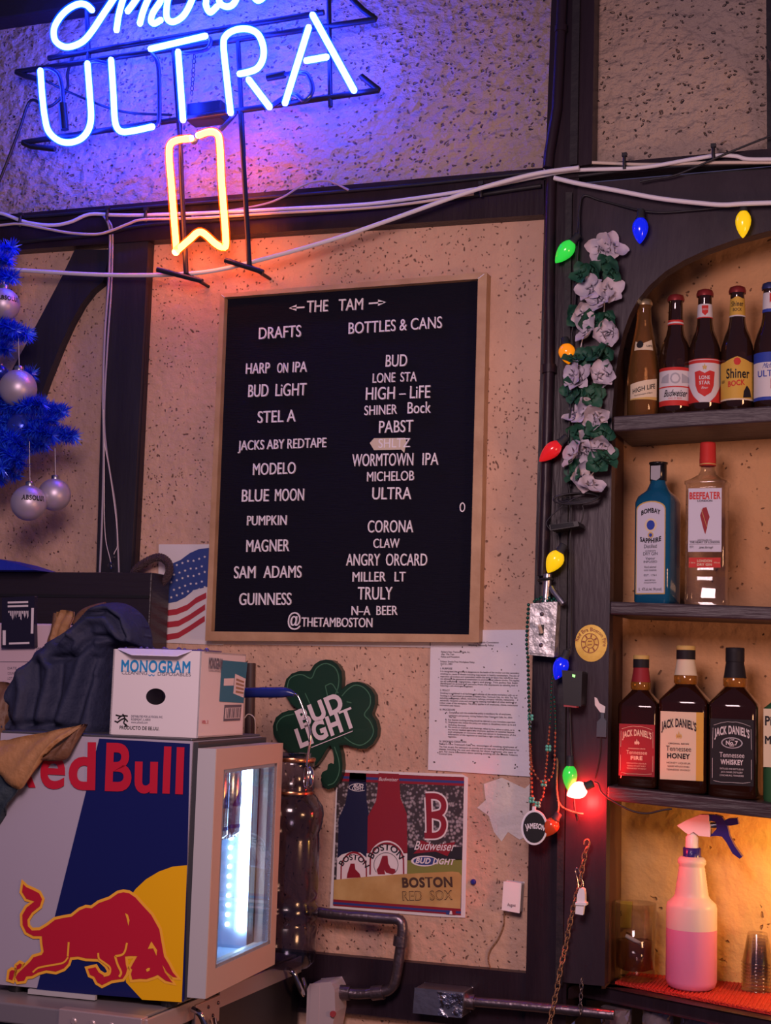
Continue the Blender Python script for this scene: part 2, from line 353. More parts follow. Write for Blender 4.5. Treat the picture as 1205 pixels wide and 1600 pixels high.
tag(mb.build('bar_mat', 'red_mat'), 'red ribbed rubber mat on the lowest ledge', 'mat')
ZM = ZCT+.0074
# ------------------------------------------------------------------ letter board
Z4 = lambda x, y: (330+x/2.7114, 420+y/2.7114)
t = thing('letter_board', 'black felt letter board in a wooden frame listing the drafts and bottles', 'menu board', P(535, 1001, -.015))
fo = [(344,459),(761,425),(748.5,1003.5),(320.5,1001)]; fi = [(351,464.5),(747,435.5),(733,991.5),(330,986.5)]
FY = -.03
names = ['top', 'right', 'bottom', 'left']
for i in range(4):
    j = (i+1) % 4
    MB().prism([P(*fo[i], FY), P(*fo[j], FY), P(*fi[j], FY), P(*fi[i], FY)], .029).build('frame_bar', 'oak', t, bevel=.0025)
MB().prism([P(*q, -.014) for q in fi], .012).build('felt_panel', 'felt', t)
mb = MB()
for q in (0, 1):                              # split corners
    a, b = fo[q], fi[q]; mb.tube([P(a[0]*.7+b[0]*.3, a[1]*.7+b[1]*.3, FY-.001), P(b[0], b[1], FY-.001)], .0009, 5)
mb.build('corner_staple', 'letter_white', t)
rows = [('THE',408,497,187,182,46),('TAM',542,645,180,175,46),('DRAFTS',205,383,300,289,45),('BOTTLES & CANS',585,980,278,252,46),('HARP',150,250,447,443,41),('ON',282,327,442,441,38),('IPA',348,408,440,438,41),
 ('BUD',160,244,545,542,48),('LiGHT',275,405,541,537,48),('STEL A',200,360,655,648,46),('JACKS ABY REDTAPE',117,490,770,757,37),('MODELO',180,360,875,869,45),
 ('BLUE',133,246,988,986,47),('MOON',273,395,985,983,47),('PUMPKIN',155,322,1088,1086,37),('MAGNER',152,333,1200,1197,46),('SAM',100,190,1312,1311,46),('ADAMS',225,385,1310,1309,46),
 ('GUINNESS',122,342,1425,1424,46),('THETAMBOSTON',386,685,1516,1519,36),('@',328,382,1513,1513,50),('BUD',742,832,417,414,48),('LONE',687,782,485,481,38),('STA',804,873,480,478,38),
 ('HIGH – LiFE',658,930,557,548,50),('SHINER',652,790,622,616,38),('Bock',835,933,615,611,46),('PABST',714,858,697,692,48),('SHLTZ',712,845,760,757,36),
 ('WORMTOWN',600,858,838,834,49),('IPA',898,965,833,832,49),('MICHELOB',663,862,902,897,38),('ULTRA',685,850,978,977,48),('O',1055,1078,1031,1031,38),('CORONA',666,858,1118,1117,48),
 ('CLAW',690,800,1183,1182,36),('ANGRY  ORCARD',575,917,1258,1258,47),('MILLER',602,742,1326,1325,38),('LT',780,826,1325,1325,38),('TRULY',624,770,1402,1402,50),('N–A  BEER',598,792,1468,1467,36)]
for s_, x0, x1, y0, y1, c in rows:
    MB().tpx(s_, *Z4(x0, y0), *Z4(x1, y1), c/2.7114, -.0145, 0, ext=.0022, bold=0).build('lettering', 'letter_white', t)
for x0, x1, y0, y1, hx in ((340, 396, 166, 163, 340), (668, 730, 147, 142, 730)):
    a, b = P(*Z4(x0, y0), -.0165), P(*Z4(x1, y1), -.0165)
    mb = MB().stroke([a, b], .0035); h = a if hx == x0 else b; d = (b-a).normalized()*(1 if hx == x0 else -1)
    mb.poly([h-d*.006, h+d*.012+UPV*.007, h+d*.012-UPV*.007]); mb.build('arrow', 'letter_white', t)
tp = Pz([(672,738),(690,718),(822,716),(828,735),(818,780),(806,766),(690,768)], 330, 420, 2.7114, -.0185)
MB().prism(tp, .0006).build('tape_strip', 'masking', t)
# ------------------------------------------------------------------ laminated notice
t = thing('laminated_notice', 'laminated page of printed policy text below the letter board', 'notice', P(748, 1213, -.004))
mat('laminate', (.74, .72, .78), .16, coat=.6, bump=(14, .35)); mat('ink', (.05, .045, .055), .5); mat('speck', (.05, .04, .04), .6)
NP = [(673,1000),(676,985),(823,984),(834,1214),(669,1203)]
MB().prism([P(x, y, -.004) for x, y in NP], .003).build('sheet', 'laminate', t)
Z6 = lambda x, y: (660+x/6.4, 980+y/6.4)
lines = [('City Health Commission',520,765,152,152,14),('Working Smoking Policy',460,715,180,180,14),("Father's New Tremouth Cafe, Inc.",190,478,245,248,13),('dba: The Tam',190,320,268,270,13),('Police and Procedure',188,372,294,296,13),
 ('Subject: Smoke Free Workplace Policy',182,524,340,350,13),('April 21, 2003',182,300,364,366,13),('I. PURPOSE',182,300,412,414,14),
 ('It is recognized that smoking is dangerous to the health of the smoker and that secondary',182,970,438,458,13),('smoking is a cause of disease including lung cancer in healthy nonsmokers. The aim of',182,970,464,486,13),
 ('separation of smokers and nonsmokers within the same air space may reduce but does',182,960,490,508,13),('not eliminate the exposure of nonsmokers to environmental tobacco smoke. This applies',182,970,514,532,13),
 ('to all smoking: cigarettes, cigars and pipes. This policy has been',180,955,538,556,13),('developed to protect all persons from the exposure to smoke and is',180,955,560,582,13),('following a safe working arrangement.',180,508,582,592,13),
 ('II. POLICY',180,275,628,632,14),('Smoking is prohibited in all facilities and vehicles of the entire workplace with no or',180,955,656,680,13),("Smoking is not permitted on premises of Father's New Tremouth Cafe, Inc. d/b/a The Tam",180,950,682,704,13),
 ('including passageways, offices, restrooms, hallways, company vehicles, restaurants,',178,920,706,726,13),('entrances, reception areas and community meeting rooms and all other enclosed or',178,945,730,752,13),('indoor areas of the workplace. The policy applies to all employees, clients, consultants',176,955,754,780,13),('contractors and visitors.',176,380,776,786,13),
 ('III. PROCEDURE',176,328,822,826,14),('A.  Compliance with this smoke-free policy is mandatory for all employees,',236,890,850,870,13),("customers and persons visiting Father's New Tremouth Cafe, Inc. d/b/a",265,900,880,902,13),('The Tam.',265,340,898,900,13),
 ('B.  Any disputes involving smoking should be referred to your immediate supervisor.',232,935,922,950,13),('C.  Employees who violate this policy are subject to disciplinary action up to and',232,935,946,976,13),('including dismissal.',262,440,974,982,13),
 ('D.  No person or employer shall discharge, refuse to hire, refuse to admit, or in',230,922,994,1028,13),('any manner retaliate against any employee, applicant or customer because',258,920,1020,1050,13),('such employee or customer takes any action in furtherance of the',258,935,1044,1078,13),('enforcement of this regulation or exercises a right conferred by this',258,868,1068,1100,13),('regulation.',258,345,1092,1096,13),
 ('IV. SMOKING CESSATION',172,440,1140,1148,14),("Father's New Tremouth Cafe, Inc. encourages all smoking employees of",170,950,1164,1200,13),('The Tam to quit. For assistance we provide and can help with smoking information for',168,970,1192,1228,13),('classes, including the cost and referrals for those employees who want to',168,940,1216,1252,13),('quit. For more information about quitting smoking call the Boston Tobacco',168,955,1240,1278,13),('Control Line.',168,300,1264,1270,13)]
mb = MB()
for s_, x0, x1, y0, y1, c in lines: mb.tpx(s_, *Z6(x0, y0+9), *Z6(x1, y1+9), c*1.15/6.4, -.0045, 0, bold=.015)
mb.build('printed_text', 'ink', t)
mb = MB(); rnd = random.Random(3)
for k in range(70):
    x, y = rnd.uniform(678, 826), rnd.uniform(1005, 1202); c_ = P(x, y, -.0046); r = rnd.uniform(.0007, .0018); a = rnd.uniform(0, 3)
    mb.poly([c_+Vector((r*math.cos(a+j*1.05)*(1.7 if j % 3 == 0 else .8), 0, r*math.sin(a+j*1.05))) for j in range(6)])
mb.build('grime_speck', 'speck', t)
# ------------------------------------------------------------------ flag print and the sheet beside it behind the board
mat('flag_red', (.42, .03, .05), .6); mat('flag_blue', (.03, .06, .24), .6)
Z7 = lambda pts, y: Pz(pts, 0, 840, 2.869, y)
mb = MB().prism(Z7([(712,30),(1010,30),(1000,482),(706,470)], -.003), .0025, 0)
mb.poly(Z7([(748,295),(755,160),(775,115),(810,100),(850,70),(890,52),(935,46),(1000,50),(1000,210),(925,222),(870,235),(830,268),(790,288)], -.0035), 1)
for a in ([(750,325),(790,320),(840,300),(880,268),(925,246)], [(748,378),(800,372),(850,345),(890,318),(920,298)], [(745,435),(800,425),(850,395),(890,368),(918,350)]):
    mb.poly(Z7(a, -.0035)+Z7([(x, y+26) for x, y in a[::-1]], -.0035), 2)
rnd = random.Random(5)
for i in range(7):
    for j in range(5):
        cx_ = 768+i*25+(j % 2)*12; cy_ = 132-i*9+j*34+(8 if i > 3 else 0)
        if cx_ > 920 or cy_ > 285-(i*8): continue
        mb.poly(Z7([(cx_+(7 if k % 2 == 0 else 2.8)*math.sin(k*math.pi/5), cy_-(7 if k % 2 == 0 else 2.8)*math.cos(k*math.pi/5)) for k in range(10)], -.004), 0)
tag(mb.build('flag_print', ['paper', 'flag_blue', 'flag_red']), 'paper print of a waving american flag tucked behind the letter board', 'print')
mb = MB().prism([P(x, y, -.0025) for x, y in [(318,988),(672,992),(672,1009),(690,1012),(316,1006)]], .002)
tag(mb.build('paper_sheet', 'paper'), 'strip of white paper peeping out under the letter board', 'paper')
# ------------------------------------------------------------------ shamrock sign
t = thing('shamrock_sign', 'green shamrock shaped beer sign on the plaster', 'sign', P(500, 1232, -.02))
mat('green_dark', (.008, .042, .024), .35, coat=.3); mat('green_rim', (.008, .032, .02), .35); mat('green_line', (.05, .16, .09), .5); mat('pink_white', (.74, .66, .68), .5)
S7 = lambda pts, y: Pz(pts, 370, 1020, 5.239, y)
so = [(600,150),(635,95),(680,65),(730,55),(780,62),(825,95),(858,150),(864,210),(858,300),(905,258),(950,240),(990,236),(1050,255),(1100,295),(1130,345),(1133,420),(1105,505),(1140,555),(1155,620),(1150,685),(1115,745),(1060,785),(1010,788),(960,775),(900,755),(838,758),(858,830),(866,920),(862,990),(840,1050),(800,1100),(745,1120),(705,1090),(686,1040),(700,1005),(742,985),(750,940),(775,925),(800,935),(802,880),(790,810),(765,755),(730,800),(690,870),(650,920),(600,950),(545,930),(480,870),(400,790),(330,720),(300,665),(295,600),(320,530),(370,490),(430,470),(505,466),(440,415),(395,340),(387,280),(405,215),(450,170),(520,147)]
MB().prism(S7(so, -.020), .019, sm=False).build('shamrock', 'green_rim', t, bevel=.003)
cx_, cy_ = 720, 520
mb = MB().poly([p for p in S7([(cx_+(x-cx_)*.93, cy_+(y-cy_)*.94) for x, y in so], -.0208)], 0)
for a in ([(410,300),(430,220),(480,185),(540,180),(610,208),(650,130),(710,90),(760,95),(810,130),(835,200),(830,280),(805,345)], [(860,355),(910,300),(970,265),(1040,285),(1090,350),(1090,430),(1045,505),(1090,560),(1120,640),(1090,710),(1020,755),(950,740),(880,690)],
          [(725,270),(780,255),(830,330)], [(725,270),(745,360)], [(330,640),(330,580),(380,525),(470,500)], [(800,770),(835,880),(838,980),(800,1060),(745,1085)], [(900,400),(940,410)], [(560,330),(600,420)]):
    mb.stroke(cr(S7(a, -.0212), 5), .0022, 1)
mb.build('face', ['green_dark', 'green_line'], t)
mb = MB()
mb.tpx('BUD', 370+525/5.239, 1020+618/5.239, 370+885/5.239, 1020+455/5.239, 130/5.239, -.0225, bold=.045, shear=.0)
mb.tpx('LIGHT', 370+518/5.239, 1020+775/5.239, 370+985/5.239, 1020+590/5.239, 135/5.239, -.0225, bold=.045)
mb.stroke(S7([(610,775),(950,640)], -.0228), .0016); mb.build('lettering', 'pink_white', t)
# ------------------------------------------------------------------ team poster
K = 5.0208; T7 = lambda pts, y: Pz(pts, 510, 1190, K, y)
TX = lambda x, y: (510+x/K, 1190+y/K)
m = bpy.data.materials.new('crowd'); m.use_nodes = True; nt = m.node_tree; b = nt.nodes['Principled BSDF']; b.inputs['Roughness'].default_value = .35
tc = nt.nodes.new('ShaderNodeTexCoord'); v = nt.nodes.new('ShaderNodeTexVoronoi'); v.inputs['Scale'].default_value = 150; v.inputs['Randomness'].default_value = 1
nt.links.new(tc.outputs['Object'], v.inputs['Vector']); rp = nt.nodes.new('ShaderNodeValToRGB'); rp.color_ramp.elements[0].position = .25; rp.color_ramp.elements[1].position = .62
rp.color_ramp.elements[0].color = (.36, .32, .34, 1); rp.color_ramp.elements[1].color = (.045, .035, .04, 1)
nz = nt.nodes.new('ShaderNodeTexNoise'); nz.inputs['Scale'].default_value = 34; nt.links.new(tc.outputs['Object'], nz.inputs['Vector'])
ad = nt.nodes.new('ShaderNodeMath'); ad.operation = 'ADD'; sb = nt.nodes.new('ShaderNodeMath'); sb.operation = 'MULTIPLY'; sb.inputs[1].default_value = 1.0
nt.links.new(nz.outputs[0], sb.inputs[0]); nt.links.new(v.outputs['Distance'], ad.inputs[0]); s2_ = nt.nodes.new('ShaderNodeMath'); s2_.operation = 'SUBTRACT'; s2_.inputs[1].default_value = .42
nt.links.new(sb.outputs[0], s2_.inputs[0]); nt.links.new(s2_.outputs[0], ad.inputs[1]); nt.links.new(ad.outputs[0], rp.inputs[0]); nt.links.new(rp.outputs[0], b.inputs['Base Color']); M['crowd'] = m
flat('p_red', (.25, .016, .03), .35); flat('p_blue', (.035, .055, .22), .35); flat('p_navy', (.014, .017, .055), .35); flat('p_green', (.20, .22, .05), .4)
mat('p_bat', (.44, .27, .09), .4, var=((.56, .38, .15), 20, .4, .7)); flat('p_brown', (.06, .03, .02), .5); flat('p_dark', (.02, .018, .025), .4)
PM = ['paper', 'crowd', 'p_red', 'p_blue', 'p_navy', 'p_green', 'p_bat', 'p_brown', 'p_dark', 'pink_white']
mb = MB().prism(T7([(85,63),(1065,100),(1112,125),(1090,1225),(850,1215),(28,1148)], -.003), .0025, 0)
Y1, Y2, Y3, Y4, Y5 = -.0034, -.0037, -.0040, -.0043, -.0046
mb.poly(T7([(90,83),(1082,122),(1056,1205),(52,1125)], Y1), 1)
mb.poly(T7([(632,675),(1068,668),(1066,772),(634,775)], Y2), 8); mb.poly(T7([(634,772),(1066,766),(1064,900),(634,880)], Y2), 5)
for a, b_, c_ in ((84, 112, 2), (112, 132, 3), (132, 152, 2)): mb.poly(T7([(90,a),(1082,a+40),(1081,b_+40),(90,b_)], Y2), c_)
mb.poly(T7([(60,928),(300,905),(600,882),(990,862),(1040,868),(1062,895),(1052,1160),(56,1085)], Y4), 6)
for a, b_, c_ in ((1080, 1100, 2), (1100, 1118, 3), (1118, 1130, 2)): mb.poly(T7([(55,a),(1056,a+75),(1056,b_+75),(54,b_)], Y5), c_)
mb.poly(T7([(184,88),(312,92),(315,300),(332,400),(318,760),(88,760),(96,450),(150,330),(175,200)], Y2), 4)
mb.poly(T7([(85,760),(120,730),(200,705),(270,715),(322,760),(322,915),(80,925)], Y3), 0)
mb.poly(T7([(410,90),(570,96),(582,290),(600,330),(632,410),(636,720),(320,720),(326,430),(390,310),(402,220)], Y3), 2)
mb.poly(T7([(315,720),(636,715),(632,890),(315,905)], Y3), 0)
def disc(cx, cy, rx, ry, y, m_): mb.poly(T7([(cx+rx*math.cos(a*math.pi/18), cy+ry*math.sin(a*math.pi/18)) for a in range(19, 36)]+[(cx+rx, cy+95), (cx-rx, cy+95)], y), m_)
disc(475, 790, 145, 170, -.0041, 0); disc(475, 793, 138, 160, -.00412, 2); disc(475, 800, 126, 150, -.00414, 0)
disc(215, 850, 105, 145, -.0041, 2); disc(215, 856, 95, 135, -.00414, 9)
mb.stroke(T7([(468+95*math.cos(a*math.pi/14), 810+95*math.sin(a*math.pi/14)) for a in range(11, 32)], -.0042), .0012, 8)
def arct(st, cx, cy, r, a0, a1, cap, y, m_, bold=.03):   # text bent round an arc of the poster
    o = P(*TX(cx, cy), y); k = 1/ppm(*TX(cx, cy), y)/K; R_ = r*k
    L_ = R_*math.radians(a1-a0)
    mb.text(st, lambda X, Y, Z: o+Vector((math.sin(math.radians(a0)+X/R_)*(R_+Y), 0, math.cos(math.radians(a0)+X/R_)*(R_+Y))), L_, cap*k, m_, bold=bold)
arct('BOSTON', 470, 820, 115, -68, 62, 44, -.0043, 8); arct('BOSTON', 215, 880, 100, -62, 62, 38, -.0043, 8)
mb.poly(T7([(440,740),(480,738),(487,800),(505,835),(540,845),(545,870),(520,885),(470,872),(455,850),(462,885),(405,885),(395,850),(415,815)], -.0043), 2)
mb.poly(T7([(190,800),(222,800),(228,845),(262,880),(270,908),(160,915),(165,880)], -.0043), 2)
for c_, w_ in ((0, 66), (2, 42)):
    y = -.0041 if c_ == 0 else -.0044; k = w_/K/ppm(640, 1270, y)
    mb.stroke(cr(T7([(800,280),(806,430),(808,575)], y-.0001), 4), k, c_)
    mb.stroke(cr(T7([(778,270),(860,272),(908,300),(922,352),(898,400),(820,418)], y), 5), k, c_)
    mb.stroke(cr(T7([(820,418),(898,440),(922,490),(905,550),(860,578),(770,580)], y-.00005), 5), k, c_)
mb.poly(T7([(738,614),(850,655),(1015,630),(950,742),(858,705),(682,722),(725,680)], Y3), 2)
mb.tpx('Budweiser', *TX(690, 690), *TX(1005, 700), 62/K, Y4, 0, shear=.35, bold=.01)
mb.poly(T7([(770+105*math.cos(a*math.pi/12), 780+42*math.sin(a*math.pi/12)) for a in range(24)], Y3), 0); mb.poly(T7([(775+92*math.cos(a*math.pi/12), 780+33*math.sin(a*math.pi/12)) for a in range(24)], -.0041), 3)
mb.tpx('BUD LIGHT', *TX(700, 795), *TX(1000, 808), 38/K, Y4, 0, shear=.3, bold=.04)
mb.tpx('BOSTON', *TX(597, 985), *TX(992, 980), 66/K, Y5, 7, bold=.045)
mb.tpx('RED  SOX', *TX(600, 1090), *TX(992, 1082), 66/K, Y5, 7, bold=.02); mb.tpx('RED  SOX', *TX(604, 1087), *TX(988, 1080), 60/K, -.0049, 6, bold=-.012)
mb.tpx('Budweiser', *TX(412, 150), *TX(562, 155), 26/K, Y4, 0, shear=.3)
mb.tpx('BUD', *TX(212, 200), *TX(288, 202), 22/K, Y4, 0, shear=.3, bold=.03); mb.tpx('LIGHT', *TX(200, 224), *TX(290, 224), 20/K, Y4, 0, shear=.3, bold=.03)
mb.stroke(cr(T7([(300,225),(240,232),(185,215),(185,190),(235,172),(290,178)], Y4), 4), .0011, 0)
mb.poly(T7([(942,1165),(980,1168),(975,1202),(938,1198)], -.0049), 3); mb.poly(T7([(980,1168),(1018,1170),(1013,1204),(975,1202)], -.0049), 2); mb.poly(T7([(970,1172),(985,1172),(990,1200),(965,1198)], -.0051), 0)
tag(mb.build('team_poster', PM), 'baseball team beer poster with a blue and a red bottle over a bat', 'poster')
# ------------------------------------------------------------------ small things on the wall
t = thing('door_chime', 'white plastic chime box with a thin wire, low on the plaster', 'chime box', P(799, 1425, -.001))
MB().prism([P(x, y, -.024) for x, y in [(787,1377),(815,1380),(812,1427),(784,1422)]], .023).build('case', 'white', t, bevel=.004)
MB().tpx('August', 793, 1415.5, 806, 1417, 4.5, -.0242, bold=.01).build('lettering', 'ink', t)
MB().tube(cr([P(x, y, -.003) for x, y in [(788,1424),(787,1445),(779,1466),(766,1485),(763,1500),(768,1517)]]), .0016, 6).build('wire', 'rust', t)
mat('pin_blue', (.02, .03, .25), .3)
mb = MB().lathe([(.0058, 0), (.0055, .004), (.003, .006)], P(740, 1378, -.0005), 14, ax=(0, -1, 0)); tag(mb.build('push_pin', 'pin_blue', loc=P(740, 1378, 0)), 'blue push pin in the plaster right of the poster', 'pin')
mb = MB().lathe([(.006, 0), (.0055, .004), (.002, .006)], P(761, 577, -.0005), 12, ax=(0, -1, 0)); tag(mb.build('screw_head', 'rust', loc=P(761, 577, 0)), 'rusty screw head in the wall beside the letter board frame', 'screw')
# metal pipe that bends down behind the jug, outlet box and junction box
def tubepx(pts, y, r, n=10, k=6): return MB().tube(cr([P(a, b, y) if len((a, b)) else None for a, b in pts], k), r, n)
t = thing('conduit_pipe', 'dark metal conduit bending down under the poster into a fitting', 'pipe', P(560, 1560, -.05))
tubepx([(478,1422),(520,1428),(600,1435),(622,1437),(629,1448),(626,1480),(618,1530),(610,1545),(595,1550),(560,1553),(524,1549)], -.05, .0105, 12).build('tube', 'steel_dark', t)
for (a, b), (c_, d) in (((530,1550),(548,1552)), ((582,1552),(600,1550)), ((627,1462),(625,1478))): MB().tube([P(a, b, -.05), P(c_, d, -.05)], .0145, 12).build('coupling', 'steel_dark', t)
t = thing('outlet_box', 'pale metal outlet box at the end of the bent conduit', 'outlet box', P(505, 1612, -.03))
mat('pale_pink', (.52, .44, .47), .45, .2)
MB().prism([P(x, y, -.085) for x, y in [(484,1537),(517,1534),(523,1546),(524,1582),(518,1612),(478,1612),(480,1545)]], .06).build('body', 'pale_pink', t, bevel=.006)
MB().prism([P(x, y, -.0865) for x, y in [(486,1541),(499,1540),(497,1612),(482,1612)]], .0015).build('cover_plate', 'pale_pink', t)
mat('red_dull', (.35, .05, .06), .5)
MB().lathe([(.006, 0), (.006, .004)], P(521, 1584, -.087), 10, ax=(0, -1, 0)).build('button', 'red_dull', t)
t = thing('junction_box', 'square metal junction box with torn silver tape above the low pipe', 'junction box', P(690, 1592, -.025))
MB().prism([P(x, y, -.085) for x, y in [(648,1543),(726,1551),(722,1591),(645,1583)]], .058).build('body', 'steel', t, bevel=.003)
mat('foil', (.62, .62, .68), .22, 1, bump=(40, 1.0))
mb = MB().prism([P(x, y, -.087) for x, y in [(682,1549),(700,1552),(694,1566),(692,1580),(700,1590),(684,1586),(688,1571)]], .0012)
mb.prism([P(x, y, -.088) for x, y in [(690,1551),(724,1553),(722,1575),(712,1568),(700,1577),(694,1569)]], .0012)
mb.prism([P(x, y, -.0875) for x, y in [(708,1572),(722,1579),(721,1590),(706,1585)]], .0012); mb.build('tape', 'foil', t)
t = thing('low_pipe', 'dark metal pipe running right from the junction box under the ledge', 'pipe', P(830, 1577, -.05))
tubepx([(724,1564),(800,1570),(905,1580),(960,1586)], -.055, .0095, 10, 3).build('tube', 'steel_dark', t)
MB().tube([P(726, 1564, -.055), P(742, 1566, -.055)], .0145, 10).build('coupling', 'steel_dark', t)
# pipes on the centre post
t = thing('post_pipe', 'dark painted pipe running down the centre post to the switch box', 'pipe', P(858, 940, -.05))
MB().tube([P(x, y, -.042) for x, y in [(861,276),(858,420),(858,577),(853,760),(848,900)]], .0105, 12).build('tube', 'timber', t)
MB().tube([P(858, 570, -.042), P(858, 583, -.042)], .0145, 12).build('coupling', 'timber', t)
t = thing('upper_pipe', 'dark painted pipe on the centre post above the cables', 'pipe', P(862, 262, -.06))
MB().tube([P(x, y, -.062) for x, y in [(881,-60),(877,30),(870,170),(858,240),(856,262)]], .0105, 12).build('tube', 'timber', t)
MB().tube([P(877, 40, -.062), P(876.5, 50, -.062)], .0125, 12).build('coupling', 'timber', t)
# light switch in a galvanised box
t = thing('switch_box', 'galvanised metal light switch box on the centre post', 'light switch', P(848, 1026, -.03))
MB().prism([P(x, y, -.075) for x, y in [(829,943),(871,940),(866,1027),(826,1023)]], .044).build('body', 'galvanised', t, bevel=.002)
MB().prism([P(x, y, -.077) for x, y in [(831,945),(866,942.5),(862,1023),(828,1020)]], .0018).build('cover_plate', 'galvanised', t, bevel=.0008)
MB().prism([P(x, y, -.0775) for x, y in [(842.5,976),(850.5,976),(849.5,993),(842,993)]], .0006).build('toggle_slot', 'black', t)
a = P(846, 988, -.078); b_ = P(843, 977, -.092)
MB().tube([a, b_], [.0042, .0034], 8).build('toggle', 'masking', t)
for x, y in ((847, 959.5), (845.5, 1008)): MB().lathe([(.0042, 0), (.004, .0015), (.0015, .0022)], P(x, y, -.077), 12, ax=(0, -1, 0)).build('screw', 'steel_dark', t)
t = thing('cable_connector', 'metal cable clamp with a loose bolt on top of the switch box', 'connector', P(852, 940, -.05))
MB().tube([P(856, 897, -.052), P(853, 941, -.052)], .0085, 12).build('clamp_tube', 'steel', t)
MB().tube([P(862, 918, -.055), P(866, 925, -.06), P(881, 944, -.066)], .006, 10).build('bolt', 'steel', t)
MB().tube([P(842, 907, -.045), P(848, 905, -.064), P(862, 904, -.064), P(864, 906, -.05)], .003, 6).build('zip_tie', 'black', t)
# gold round sticker
mat('gold', (.60, .38, .06), .35, .35, var=((.72, .5, .1), 40, .4, .6)); mat('gold_ink', (.28, .08, .02), .5)
YS = -.0355
mb = MB().prism(ell(924, 1005, 25, 29, YS-.0008, 32), .0008, 0)
for rx in (13.5, 7): mb.stroke(ell(922, 1005, rx, rx*1.12, YS-.0012, 24), .0016, 1, closed=True)
for k in range(8):
    a = k*math.pi/4+.2; mb.stroke([P(922+8*math.cos(a), 1005+9*math.sin(a), YS-.0012), P(922+12.5*math.cos(a), 1005+14*math.sin(a), YS-.0012)], .003, 1)
mb.stroke([P(919, 1002, YS-.0012), P(925, 1002, YS-.0012)], .002, 1); mb.stroke([P(918, 1008, YS-.0012), P(925, 1007, YS-.0012)], .002, 1)
def arcpx(mb, st, cx, cy, r, a0, a1, cap, y, m_, bold=.02):
    o = P(cx, cy, y); k = 1/ppm(cx, cy, y); R_ = r*k
    return mb.text(st, lambda X, Y, Z: o+Vector((math.sin(math.radians(a0)+X/R_)*(R_+Y), 0, math.cos(math.radians(a0)+X/R_)*(R_+Y))), R_*math.radians(a1-a0), cap*k, m_, bold=bold)
arcpx(mb, 'Red Bra Boston Fire', 923, 1006, 19.5, -80, 100, 5.5, YS-.0012, 1)
tag(mb.build('round_sticker', ['gold', 'gold_ink'], loc=P(924, 1034, YS)), 'round gold sticker with a maltese cross on the niche panel', 'sticker')
mb = MB().prism([P(x, y, -.0362) for x, y in [(929,1089),(933,1091),(937,1099),(946,1104),(945,1114),(938,1113),(930,1102)]], .001)
tag(mb.build('paper_scrap', 'paper'), 'torn scrap of pale paper on the niche panel above the grey tag', 'paper scrap')
mat('tag_grey', (.055, .075, .10), .4)
t = thing('grey_tag', 'small grey plastic tag hanging below the torn paper scrap', 'tag', P(940, 1152, -.036))
MB().prism([P(x, y, -.042) for x, y in [(939,1114),(944,1114),(944,1122),(948,1127),(947,1152),(932,1151),(933,1128),(939,1122)]], .006).build('body', 'tag_grey', t, bevel=.001)
MB().tube(cr([P(x, y, -.04) for x, y in [(939,1152),(938,1175),(934,1200),(930,1216)]]), .0012, 6).build('cord', 'black', t)
# black adapter with its green light
t = thing('power_adapter', 'black power adapter with a green light on the centre post', 'adapter', P(890, 1104, -.05))
MB().prism([P(x, y, -.085) for x, y in [(878,1047),(910,1049),(908,1104),(881,1101)]], .045).build('body', 'black', t, bevel=.004)
mat('green_led', (.2, .9, .2), .4, emit=(.35, 1, .25), es=1.6); mat('red_glow', (.6, .02, .02), .4, emit=(1, .03, .02), es=.35)
MB().prism([P(x, y, -.0856) for x, y in [(894.5,1053.5),(899,1054.5),(898.5,1058.5),(894.5,1057.5)]], .0005).build('indicator_light', 'green_led', t)
MB().prism([P(x, y, -.084) for x, y in [(881,1098.5),(901,1100.5),(901,1106),(881,1104)]], .02).build('socket_rim', 'red_dull', t, bevel=.001)
# hanging glass bead on the left post, braided hose loop
t = thing('glass_drop', 'small clear glass drop hanging on threads from the left post', 'ornament', P(174, 889, -.04))
clear('glass', (.93, .92, .92), .05, .06)
MB().ball(P(173.5, 884, -.05), .0075, n=14).ball(P(177, 870, -.05), .0055, n=12).build('drop', 'glass', t)
MB().tube(cr([P(x, y, -.05) for x, y in [(178,866),(184,840),(172,740),(163,690),(162,640)]]), .0009, 5).tube(cr([P(x, y, -.05) for x, y in [(173,878),(164,830),(163,720),(162,640)]]), .0009, 5).build('thread', 'pink_white', t)
t = thing('hose_loop', 'coiled dark braided hose standing up behind the black cabinet', 'hose', P(240, 915, -.04))
mat('hose', (.10, .065, .075), .4, .2, bump=(300, 1))
hp = cr([P(x, y, -.045) for x, y in [(205,905),(212,890),(228,878),(245,871),(256,873),(264,882),(264,896),(256,908),(246,917),(243,922)]], 8)
MB().tube(hp, .0085, 10).build('tube', 'hose', t)
mb = MB()
for i in range(0, len(hp)-1, 2):
    d = (hp[i+1]-hp[i]).normalized(); mb.lathe([(.0088, -.0012), (.0096, 0), (.0088, .0012)], hp[i], 10, ax=d)
mb.build('braid', 'hose', t)
